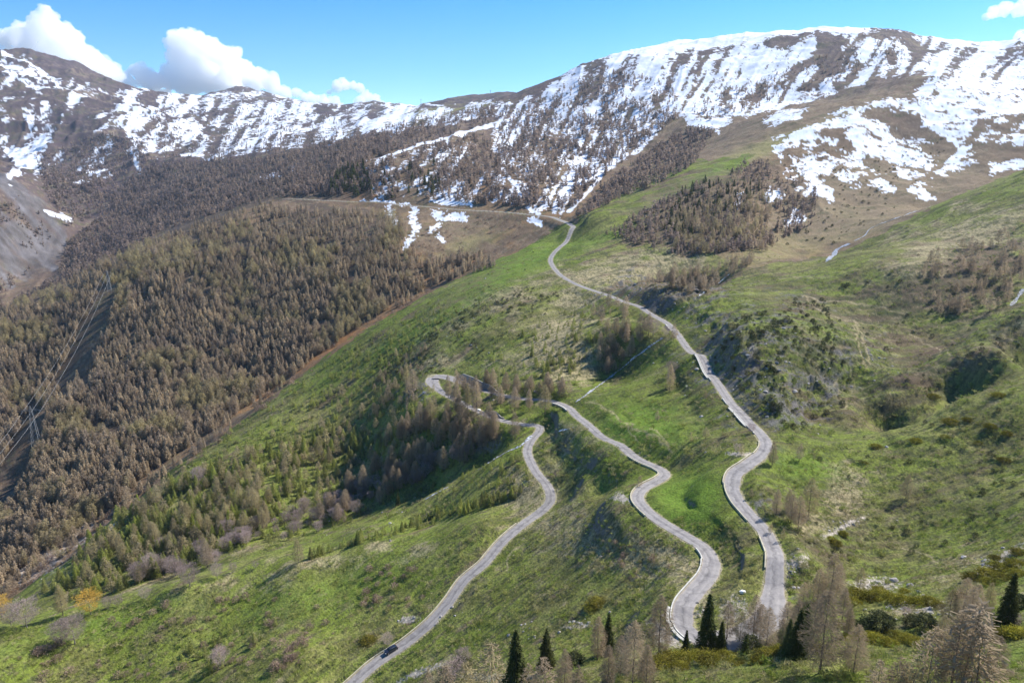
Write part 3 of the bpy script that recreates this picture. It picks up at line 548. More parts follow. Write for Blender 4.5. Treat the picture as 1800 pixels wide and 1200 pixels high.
# ------------------------------------------------------------------ roads, kerb walls, retaining walls, streams
def m_asph(n, out):
    p = N(n, 'ShaderNodeBsdfPrincipled'); p.inputs['Roughness'].default_value = .85; p.inputs['Specular IOR Level'].default_value = .3
    g = N(n, 'ShaderNodeNewGeometry'); a = N(n, 'ShaderNodeAttribute', attribute_name='across')
    t1 = N(n, 'ShaderNodeTexNoise'); t1.inputs['Scale'].default_value = .45; t1.inputs['Detail'].default_value = 6; t1.inputs['Roughness'].default_value = .65; n.links.new(g.outputs['Position'], t1.inputs['Vector'])
    t2 = N(n, 'ShaderNodeTexNoise'); t2.inputs['Scale'].default_value = 3.0; t2.inputs['Detail'].default_value = 4; n.links.new(g.outputs['Position'], t2.inputs['Vector'])
    cr = N(n, 'ShaderNodeValToRGB'); cr.color_ramp.elements[0].color = (.195, .180, .176, 1); cr.color_ramp.elements[0].position = .38; cr.color_ramp.elements[1].color = (.262, .242, .228, 1); cr.color_ramp.elements[1].position = .56
    n.links.new(t1.outputs[0], cr.inputs[0])
    # worn centre strip and wheel tracks
    ab = N(n, 'ShaderNodeMath', operation='ABSOLUTE'); n.links.new(a.outputs['Fac'], ab.inputs[0])
    ra = N(n, 'ShaderNodeValToRGB'); e = ra.color_ramp.elements; e[0].position = 0; e[0].color = (.80, .80, .82, 1); e[1].position = 1; e[1].color = (1.3, 1.2, 1.0, 1)
    for q, v in ((.16, .86), (.42, 1.1), (.6, .93), (.86, 1.06)):
        k = e.new(q); k.color = (v, v, v, 1)
    n.links.new(ab.outputs[0], ra.inputs[0])
    mu = N(n, 'ShaderNodeMix', data_type='RGBA', blend_type='MULTIPLY'); mu.inputs[0].default_value = .8; n.links.new(cr.outputs[0], mu.inputs[6]); n.links.new(ra.outputs[0], mu.inputs[7])
    mr = N(n, 'ShaderNodeMapRange'); mr.inputs[3].default_value = .8; mr.inputs[4].default_value = 1.2; n.links.new(t2.outputs[0], mr.inputs[0])
    sc = N(n, 'ShaderNodeVectorMath', operation='SCALE'); n.links.new(mu.outputs[2], sc.inputs[0]); n.links.new(mr.outputs[0], sc.inputs['Scale'])
    # repairs and the ragged joint down the middle
    t3 = N(n, 'ShaderNodeTexNoise'); t3.inputs['Scale'].default_value = .11; t3.inputs['Detail'].default_value = 3; t3.inputs['Distortion'].default_value = 1.2; n.links.new(g.outputs['Position'], t3.inputs['Vector'])
    r3 = N(n, 'ShaderNodeMapRange'); r3.inputs[1].default_value = .57; r3.inputs[2].default_value = .60; r3.inputs[3].default_value = 1; r3.inputs[4].default_value = .82; n.links.new(t3.outputs[0], r3.inputs[0])
    t4 = N(n, 'ShaderNodeTexNoise'); t4.inputs['Scale'].default_value = .5; t4.inputs['Detail'].default_value = 5; n.links.new(g.outputs['Position'], t4.inputs['Vector'])
    a4 = N(n, 'ShaderNodeMath', operation='MULTIPLY_ADD'); n.links.new(t4.outputs[0], a4.inputs[0]); a4.inputs[1].default_value = 1.5; n.links.new(a.outputs['Fac'], a4.inputs[2]); s4 = N(n, 'ShaderNodeMath', operation='SUBTRACT'); n.links.new(a4.outputs[0], s4.inputs[0]); s4.inputs[1].default_value = .85
    b4 = N(n, 'ShaderNodeMath', operation='ABSOLUTE'); n.links.new(s4.outputs[0], b4.inputs[0]); r4 = N(n, 'ShaderNodeMapRange'); r4.inputs[1].default_value = .05; r4.inputs[2].default_value = .13; r4.inputs[3].default_value = .76; r4.inputs[4].default_value = 1; n.links.new(b4.outputs[0], r4.inputs[0])
    m4 = N(n, 'ShaderNodeMath', operation='MULTIPLY'); n.links.new(r3.outputs[0], m4.inputs[0]); n.links.new(r4.outputs[0], m4.inputs[1])
    sc2 = N(n, 'ShaderNodeVectorMath', operation='SCALE'); n.links.new(sc.outputs[0], sc2.inputs[0]); n.links.new(m4.outputs[0], sc2.inputs['Scale'])
    n.links.new(sc2.outputs[0], p.inputs['Base Color']); n.links.new(p.outputs[0], out.inputs[0])
M_asph = mat('asphalt', m_asph)
M_kerb = simple('pale_concrete', (.42, .38, .27), .8, .18, .8)
M_kerbw = simple('white_concrete', (.46, .44, .39), .8, .15, .8)
M_stone = simple('rubble_stone', (.27, .25, .23), .9, .4, 1.6, bump=.25)
M_metal = simple('galvanised_steel', (.20, .21, .22), .6, .1, 2)
RT = {}
for k_, c in RC.items():
    T = np.gradient(c[:, :2], axis=0); 
    for _ in range(2): T = np.stack([np.convolve(np.pad(T[:, q], 2, mode='edge'), np.ones(5)/5, 'valid') for q in (0, 1)], 1)
    T /= np.linalg.norm(T, axis=1, keepdims=True); Ln = np.stack([-T[:, 1], T[:, 0]], 1); w = np.array([road_w(k_, i, len(c), c[i, 3])/2 for i in range(len(c))])
    RT[k_] = (c, T, Ln, w)
    off = {'upper': .02, 'mid': .012, 'lower': .004}[k_]
    cols = [-1, -.75, -.5, -.25, 0, .25, .5, .75, 1]; n = len(c)
    wob = (fbm(np.arange(n)/6., np.zeros(n)+3, 2, 801)-.5)*.25; wob2 = (fbm(np.arange(n)/6., np.zeros(n)+8, 2, 803)-.5)*.25
    V = []; A = []
    for q in cols:
        ww = (w+(wob if q > 0 else wob2))*q
        V.append(np.stack([c[:, 0]+Ln[:, 0]*ww, c[:, 1]+Ln[:, 1]*ww, c[:, 2]+off-.05*q*q], 1)); A.append(np.full(n, q))
    V = np.stack(V, 1).reshape(-1, 3); m = len(cols); ix = np.arange(n*m).reshape(n, m)
    F = np.stack([ix[:-1, :-1], ix[:-1, 1:], ix[1:, 1:], ix[1:, :-1]], -1).reshape(-1, 4)[:, ::-1]
    me = mesh_np('road', V, F, [M_asph], smooth=True); at = me.attributes.new('across', 'FLOAT', 'POINT'); at.data.foreach_set('value', np.stack(A, 1).ravel().astype(np.float32))
    setp(link('road', me), kind='structure')
def seg_idx(k, pya, pyb):
    c = RT[k][0]; py = c[:, 3]; i = int(np.argmin(np.abs(py-pya))); j = int(np.argmin(np.abs(py-pyb))); return min(i, j), max(i, j)
def wall_strip(k, i, j, side, off, th, zb, zt, mats, lean=0.0, step=2, wav=0.0):
    c, T, Ln, w = RT[k]; V = []; ids = list(range(i, j, step))
    for t in ids:
        e = min(1, (t-i)/8, (j-step-t)/8) if wav else 1
        for o_, z_ in ((off+lean, zb), (off, zt*max(.25, e) if wav else zt), (off+th, zt*max(.25, e) if wav else zt), (off+th, zb)):
            d = side*(w[t]+o_); V.append((c[t, 0]+Ln[t, 0]*d, c[t, 1]+Ln[t, 1]*d, c[t, 2]+z_))
    F = []
    for a in range(len(ids)-1):
        for q in range(4): F.append((a*4+q, a*4+(q+1) % 4, (a+1)*4+(q+1) % 4, (a+1)*4+q))
    m = MB(); m.add(V, F+[(0, 1, 2, 3), tuple(len(V)-1-q for q in range(4))]); return m
for (k, a, b, sd, mt, lb) in [('upper', 1005, 940, 1, M_kerb, 'short low kerb wall on the left edge of the upper road where tree shadows cross it'),
    ('upper', 915, 775, 1, M_kerb, 'long curving cream kerb wall round the bend above the flat green meadow'),
    ('upper', 763, 700, 1, M_kerbw, 'straight white kerb wall on the upper road beside the dark rock face'),
    ('upper', 672, 630, 1, M_kerbw, 'short white kerb wall on the upper road at the rocky corner below the ravine'),
    ('mid', 1122, 962, 1, M_kerbw, 'white kerb wall curving round the outside of the middle road by the spruces'),
    ('mid', 908, 792, 1, M_kerb, 'cream kerb wall on the S bend left of the flat green meadow'),
    ('lower', 924, 1320, -1, M_kerb, 'long cream kerb wall beside the lowest road where the dark car drives')]:
    i, j = seg_idx(k, a, b)
    if k == 'mid' and a == 908: i, j = seg_idx(k, 905, 800)
    m = wall_strip(k, i, j, sd, .10, .30, -.35, .42, [mt]); setp(link('kerb_wall', m.mesh('kerb_wall', mt)), lb, 'wall', 'low kerb walls along the mountain road')
for (k, a, b, sd, zb, zt, ln, lb) in [('mid', 692, 664, -1, -.6, 3.4, 0.0, 'tall shaded stone retaining wall behind the road leading to the far hairpin'),
    ('mid', 722, 706, 1, -6.5, .45, .9, 'curved stone retaining wall below the middle road beside the stream'),
    ('upper', 750, 716, 1, -5.5, .25, 1.0, 'grey stone retaining wall under the upper road beside the dark rock face'),
    ('upper', 668, 634, 1, -5.0, .25, 1.0, 'small stone retaining wall under the upper road near the ravine corner'),
    ('mid', 1120, 1070, 1, -3.2, .12, .5, 'dark stone wall under the outer edge of the nearest hairpin'),
    ('lower', 738, 724, 1, -.5, 2.6, 0.0, 'short shaded stone wall above the lower road among the larches'),
    ('upper', 581, 571, 1, -4.5, .9, .6, 'stone bridge parapet where the upper road crosses the ravine')]:
    i, j = seg_idx(k, a, b)
    if j-i < 6: continue
    off = .25 if sd < 0 or zt > 1 else .62
    m = wall_strip(k, i, j, sd, off+(0.0), .55, zb, zt, [M_stone], lean=ln if zt < 1 else 0, wav=1.0 if zt > 1 else 0)
    r = setp(link('retaining_wall', m.mesh('retaining_wall', M_stone)), lb, 'wall', 'stone retaining walls along the mountain road')
    if zt < 1:
        cp = wall_strip(k, i+1, j-1, sd, off-.04, .66, zt+.003, zt+.14, [M_stone]); link('coping', cp.mesh('coping', M_kerbw), r)

def ground_many(px, py, lo=0, hi=1e9):
    t, s = pix_ts(px, py); ii = np.clip(np.round((t-tha[0])/dth).astype(int), 0, NT-1); out = np.full((len(px), 4), np.nan)
    for n_ in range(len(px)):
        row = SM[ii[n_]]; j = int(np.searchsorted(row, s[n_]))
        if j >= NU: continue
        r = math.exp(ua[j]); 
        if lo <= r <= hi: out[n_] = (r*math.sin(t[n_]), r*math.cos(t[n_]), 0, r)
    ok = ~np.isnan(out[:, 0]); out[ok, 2] = bil(Z, out[ok, 0], out[ok, 1]); return out
def m_stream(n, out):
    p = N(n, 'ShaderNodeBsdfPrincipled'); p.inputs['Roughness'].default_value = .35
    g = N(n, 'ShaderNodeNewGeometry'); t = N(n, 'ShaderNodeTexNoise'); t.inputs['Scale'].default_value = .9; t.inputs['Detail'].default_value = 6; t.inputs['Roughness'].default_value = .75; n.links.new(g.outputs['Position'], t.inputs['Vector'])
    cr = N(n, 'ShaderNodeValToRGB'); e = cr.color_ramp.elements; e[0].position = .47; e[0].color = (.14, .13, .11, 1); e[1].position = .60; e[1].color = (.72, .74, .78, 1); n.links.new(t.outputs[0], cr.inputs[0])
    n.links.new(cr.outputs[0], p.inputs['Base Color']); n.links.new(p.outputs[0], out.inputs[0])
M_stream = mat('white_water', m_stream)
for pts, w0 in [([(1166, 594), (1140, 612), (1108, 636), (1080, 658), (1050, 680), (1025, 698), (1010, 709)], 1.5), ([(935, 765), (915, 784), (890, 795), (862, 812), (840, 826)], 1.8), ([(790, 855), (765, 868), (745, 880)], 1.4),
               ([(1640, 362), (1600, 375), (1560, 390), (1530, 402), (1520, 415), (1500, 425)], 1.8), ([(1495, 428), (1470, 440), (1462, 452), (1450, 462)], 3.6), ([(1800, 508), (1790, 522), (1776, 540)], 2.2), ([(1285, 480), (1270, 492), (1262, 500)], 1.8), ([(1240, 512), (1228, 522)], 1.2), ([(225, 905), (205, 920), (190, 935)], 3.0), ([(980, 760), (1010, 752)], 1)]:
    c = catmull(np.array(pts, float), 1.5); g = ground_many(c[:, 0], c[:, 1]); g = g[~np.isnan(g[:, 0])]
    if len(g) < 4: continue
    for q in range(3):
        for _ in range(3): g[:, q] = np.convolve(np.pad(g[:, q], 2, mode='edge'), np.ones(5)/5, 'valid')
    g[:, 2] = bil(Z, g[:, 0], g[:, 1])
    T = np.gradient(g[:, :2], axis=0); T /= np.linalg.norm(T, axis=1, keepdims=True)+1e-9; V = []
    for t in range(len(g)):
        ww = w0*(.25+1.2*vn(np.array(t*.6), np.array(3.), 9))/2
        for q in (-1, 0, 1):
            x = g[t, 0]-T[t, 1]*ww*q; y = g[t, 1]+T[t, 0]*ww*q; V.append((x, y, max(gz(x, y), g[t, 2]-.25)+.14))
    ix = np.arange(len(V)).reshape(-1, 3); F = np.stack([ix[:-1, :-1], ix[:-1, 1:], ix[1:, 1:], ix[1:, :-1]], -1).reshape(-1, 4)
    setp(link('stream', mesh_np('stream', np.array(V), F, [M_stream], smooth=True)), kind='structure')
# ------------------------------------------------------------------ trees and shrubs
rng = np.random.default_rng(5)
def m_leaf(name, c1, c2, tr=.25, rnd=.28, scale=.05, hue=.0):
    def b(n, out):
        d = N(n, 'ShaderNodeBsdfDiffuse'); t = N(n, 'ShaderNodeBsdfTranslucent'); mx = N(n, 'ShaderNodeMixShader'); mx.inputs[0].default_value = tr
        g = N(n, 'ShaderNodeNewGeometry'); oi = N(n, 'ShaderNodeObjectInfo')
        ns = N(n, 'ShaderNodeTexNoise'); ns.inputs['Scale'].default_value = scale; ns.inputs['Detail'].default_value = 2; n.links.new(g.outputs['Position'], ns.inputs['Vector'])
        ad = N(n, 'ShaderNodeMath', operation='MULTIPLY_ADD'); n.links.new(oi.outputs['Random'], ad.inputs[0]); ad.inputs[1].default_value = .9; 
        sb = N(n, 'ShaderNodeMath', operation='MULTIPLY_ADD'); n.links.new(ns.outputs[0], sb.inputs[0]); sb.inputs[1].default_value = 2.2; sb.inputs[2].default_value = -1.05; n.links.new(sb.outputs[0], ad.inputs[2])
        m = N(n, 'ShaderNodeMix', data_type='RGBA'); m.inputs[6].default_value = (*c1, 1); m.inputs[7].default_value = (*c2, 1); n.links.new(ad.outputs[0], m.inputs[0]); m.clamp_factor = True
        hs = N(n, 'ShaderNodeHueSaturation'); mr = N(n, 'ShaderNodeMapRange'); mr.inputs[3].default_value = 1-rnd; mr.inputs[4].default_value = 1+rnd
        at = N(n, 'ShaderNodeMath', operation='FRACT'); mu = N(n, 'ShaderNodeMath', operation='MULTIPLY'); mu.inputs[1].default_value = 17.3
        n.links.new(oi.outputs['Random'], mu.inputs[0]); n.links.new(mu.outputs[0], at.inputs[0]); n.links.new(at.outputs[0], mr.inputs[0]); n.links.new(mr.outputs[0], hs.inputs['Value']); n.links.new(m.outputs[2], hs.inputs['Color'])
        n.links.new(hs.outputs[0], d.inputs[0]); n.links.new(hs.outputs[0], t.inputs[0]); n.links.new(d.outputs[0], mx.inputs[1]); n.links.new(t.outputs[0], mx.inputs[2]); n.links.new(mx.outputs[0], out.inputs[0])
    return mat(name, b)
M_bark = simple('larch_bark', (.13, .10, .085), .9, .3, 3)
M_barkg = simple('grey_bark', (.22, .19, .18), .9, .3, 3)
ML = {'brown': m_leaf('larch_brown_twigs', (.42, .325, .215), (.31, .245, .175), .42), 'olive': m_leaf('larch_budding_twigs', (.40, .335, .175), (.34, .28, .175), .42),
      'forest': m_leaf('larch_wood_twigs', (.47, .375, .245), (.31, .245, .185), .42, scale=.02), 'farw': m_leaf('larch_far_twigs', (.36, .275, .21), (.25, .195, .17), .42, scale=.01),
      'young': m_leaf('young_larch_needles', (.30, .33, .075), (.27, .27, .10), .4), 'spruce': m_leaf('spruce_needles', (.062, .082, .028), (.115, .12, .042), .2), 'mauve': m_leaf('bare_mauve_twigs', (.40, .31, .29), (.33, .265, .23), .4),
      'thorn': m_leaf('thorn_twigs', (.33, .235, .185), (.27, .20, .145), .35), 'gold': m_leaf('golden_buds', (.62, .40, .09), (.46, .37, .11), .4), 'juniper': m_leaf('juniper_needles', (.27, .25, .035), (.16, .135, .03), .15, scale=.5),
      'darkbush': m_leaf('dark_bush_leaves', (.065, .08, .035), (.10, .095, .045), .15)}
def env_cone(h): return np.clip((1-h), 0, 1)**.8
def env_larch(h): return np.clip(1-h, 0, 1)**.62*np.clip(.40+h*2.2, 0, 1)
def env_round(h): return np.sqrt(np.clip(1-(2*h-1)**2, 0, 1))
def env_dome(h): return np.sqrt(np.clip(1-h*h, 0, 1))
def crown(n, R, hb, env, fl, fw, seed, droop=.15, inner=.25, lumps=5, up=0.0, flat=False):
    """n thin twig faces spread through an uneven crown of unit height; fl, fw = face length, width"""
    g = np.random.default_rng(seed); h = g.random(n*3)**1.0; w = env(h); keep = g.random(n*3) < (w+.08); h = h[keep][:n]; w = env(h); n = len(h)
    a = g.random(n)*2*math.pi; ph = g.random(6)*6.28
    lump = 1+.20*np.sin(a*3+ph[0]+h*9)+.16*np.sin(a*5+ph[1]-h*14)+.13*np.sin(h*34+ph[2]+a)
    rr = (inner+(1-inner)*g.random(n)**.55)*w*lump*R
    z = hb+(1-hb)*h-droop*rr+up*rr
    d = np.stack([np.cos(a), np.sin(a), np.full(n, -droop*1.5+up)+g.normal(0, .35, n)], 1)+g.normal(0, .35, (n, 3)); d /= np.linalg.norm(d, axis=1, keepdims=True)
    s = np.cross(d, g.normal(0, 1, (n, 3))); s /= np.linalg.norm(s, axis=1, keepdims=True)
    c = np.stack([rr*np.cos(a), rr*np.sin(a), z], 1); L = fl*(.6+.8*g.random(n))[:, None]/2; W = fw*(.6+.8*g.random(n))[:, None]/2
    V = np.stack([c-d*L-s*W*.6, c-d*L+s*W*.6, c+d*L+s*W, c+d*L-s*W], 1).reshape(-1, 3)
    V[:, 2] = np.maximum(V[:, 2], .0)
    return V, np.arange(n*4).reshape(-1, 4)
def trunk(r0, H, sides=6, bend=.01, seed=0, limbs=0, Rl=.15, h0=.2):
    g = random.Random(seed); m = MB(); P = []; n = 7
    for i in range(n+1): P.append((g.uniform(-bend, bend)*(i > 0), g.uniform(-bend, bend)*(i > 0), -.02+H*i/n))
    m.tube(P, [r0*(1-.88*i/n)*(1.25 if i == 0 else 1) for i in range(n+1)], sides)
    for k in range(limbs):
        h = h0+(H-h0)*(k+.5)/limbs*.97; a = k*2.4+g.uniform(-.4, .4); L = Rl*(1-(h-h0)/(H-h0))**.75*g.uniform(.75, 1.1); r = r0*.22*(1-.7*h)
        p0 = Vector((0, 0, h)); p1 = p0+Vector((math.cos(a)*L*.55, math.sin(a)*L*.55, L*.02)); p2 = p0+Vector((math.cos(a)*L, math.sin(a)*L, L*g.uniform(-.05, .16)))
        m.tube([p0, p1, p2], [r, r*.6, r*.2], 3, cap=False)
    return m
def to_tri(V): return V
def joined(name, crownVF, tr, mc, mt):
    V, F = crownVF; b = len(V); Vt = np.array(tr.v); me = bpy.data.meshes.new(name)
    me.from_pydata(np.vstack([V, Vt]).tolist(), [], F.tolist()+[tuple(i+b for i in f) for f in tr.f]); me.materials.append(mc); me.materials.append(mt)
    me.polygons.foreach_set('material_index', [0]*len(F)+[1]*len(tr.f)); me.update(); return me
SP = {}
def spec(kind, tone, R, hb, env, droop, r0, bark, near, mid, far, rm=1.0, **kw):
    d = {'tone': tone, 'near': [], 'mid': [], 'far': []}
    for q, (cnt, fl, fw) in (('near', near), ('mid', mid), ('far', far)):
        if not cnt: continue
        for v in range(4 if q != 'near' else 5):
            sd = hash((kind, tone, q, v)) & 0xffff if False else sum(map(ord, kind+tone+q))*7+v*101
            g = random.Random(sd); Rv = R*g.uniform(.82, 1.18)
            cv = crown(cnt, Rv, hb*g.uniform(.8, 1.2), env, fl, fw, sd, droop, **kw)
            if q == 'near':
                t = trunk(r0, .97 if env is not env_round and env is not env_dome else .6, 6, .006, sd, 46 if env in (env_larch, env_cone) else 26, Rv*.95, hb+.02)
                d[q].append((mesh_np('crown', cv[0], cv[1], [ML[tone]]), t.mesh('trunk', bark)))
            else:
                d[q].append(joined(kind, cv, trunk(r0, .9 if env is not env_round and env is not env_dome else .4, 4, .004, sd), ML[tone], bark))
    SP[(kind, tone)] = d
for tone in ('brown', 'olive'): spec('larch_tree', tone, .26, .14, env_larch, .02, .012, M_bark, (3600, .05, .0034), (460, .085, .014), (90, .13, .05))
spec('larch_tree', 'forest', .19, .10, env_larch, .12, .013, M_bark, (3400, .045, .005), (420, .08, .022), (80, .14, .055))
spec('larch_tree', 'farw', .19, .06, env_larch, .12, .013, M_bark, (0, 0, 0), (120, .1, .05), (46, .19, .085))
spec('young_larch', 'young', .24, .06, env_cone, .10, .014, M_bark, (1800, .06, .010), (320, .09, .026), (70, .15, .06))
spec('spruce_tree', 'spruce', .20, .05, env_cone, .35, .013, M_bark, (3600, .055, .010), (420, .09, .035), (80, .15, .07))
spec('bare_tree', 'mauve', .46, .16, env_round, -.1, .02, M_barkg, (3600, .06, .0055), (460, .11, .022), (90, .16, .05), up=.3)
spec('bare_tree', 'gold', .46, .16, env_round, -.1, .02, M_barkg, (3000, .05, .010), (460, .09, .028), (90, .16, .05), up=.3)
spec('thorn_bush', 'thorn', .75, .02, env_dome, -.05, .02, M_barkg, (1500, .12, .02), (260, .18, .05), (60, .25, .1), up=.2)
spec('thorn_bush', 'darkbush', .70, .02, env_dome, -.05, .02, M_barkg, (2200, .10, .03), (300, .16, .06), (60, .25, .1), up=.1)
spec('juniper_bush', 'juniper', 1.7, .02, env_dome, -.02, .02, M_barkg, (3200, .16, .05), (600, .2, .10), (90, .3, .2), up=.05)

PL = []   # every plant: kind, tone, px, py, x, y, z, r, height
def apx(h, r, py): 
    a = math.atan2(py-600, 1200)+PITCH; return h*math.cos(min(a, 1.2))*1200/(r)*math.cos(0)
def plant(kind, tone, px, py, H=None, hpx=None):
    g = ground(px, py)
    if g is None: return
    r = math.hypot(g.x, g.y); d = g.length; a = math.asin(-g.z/d)
    if H is None: H = hpx*d/1200/max(.4, math.cos(a))
    PL.append([kind, tone, px, py, g.x, g.y, g.z, r, H, H*1200/d*math.cos(a), 1.0])
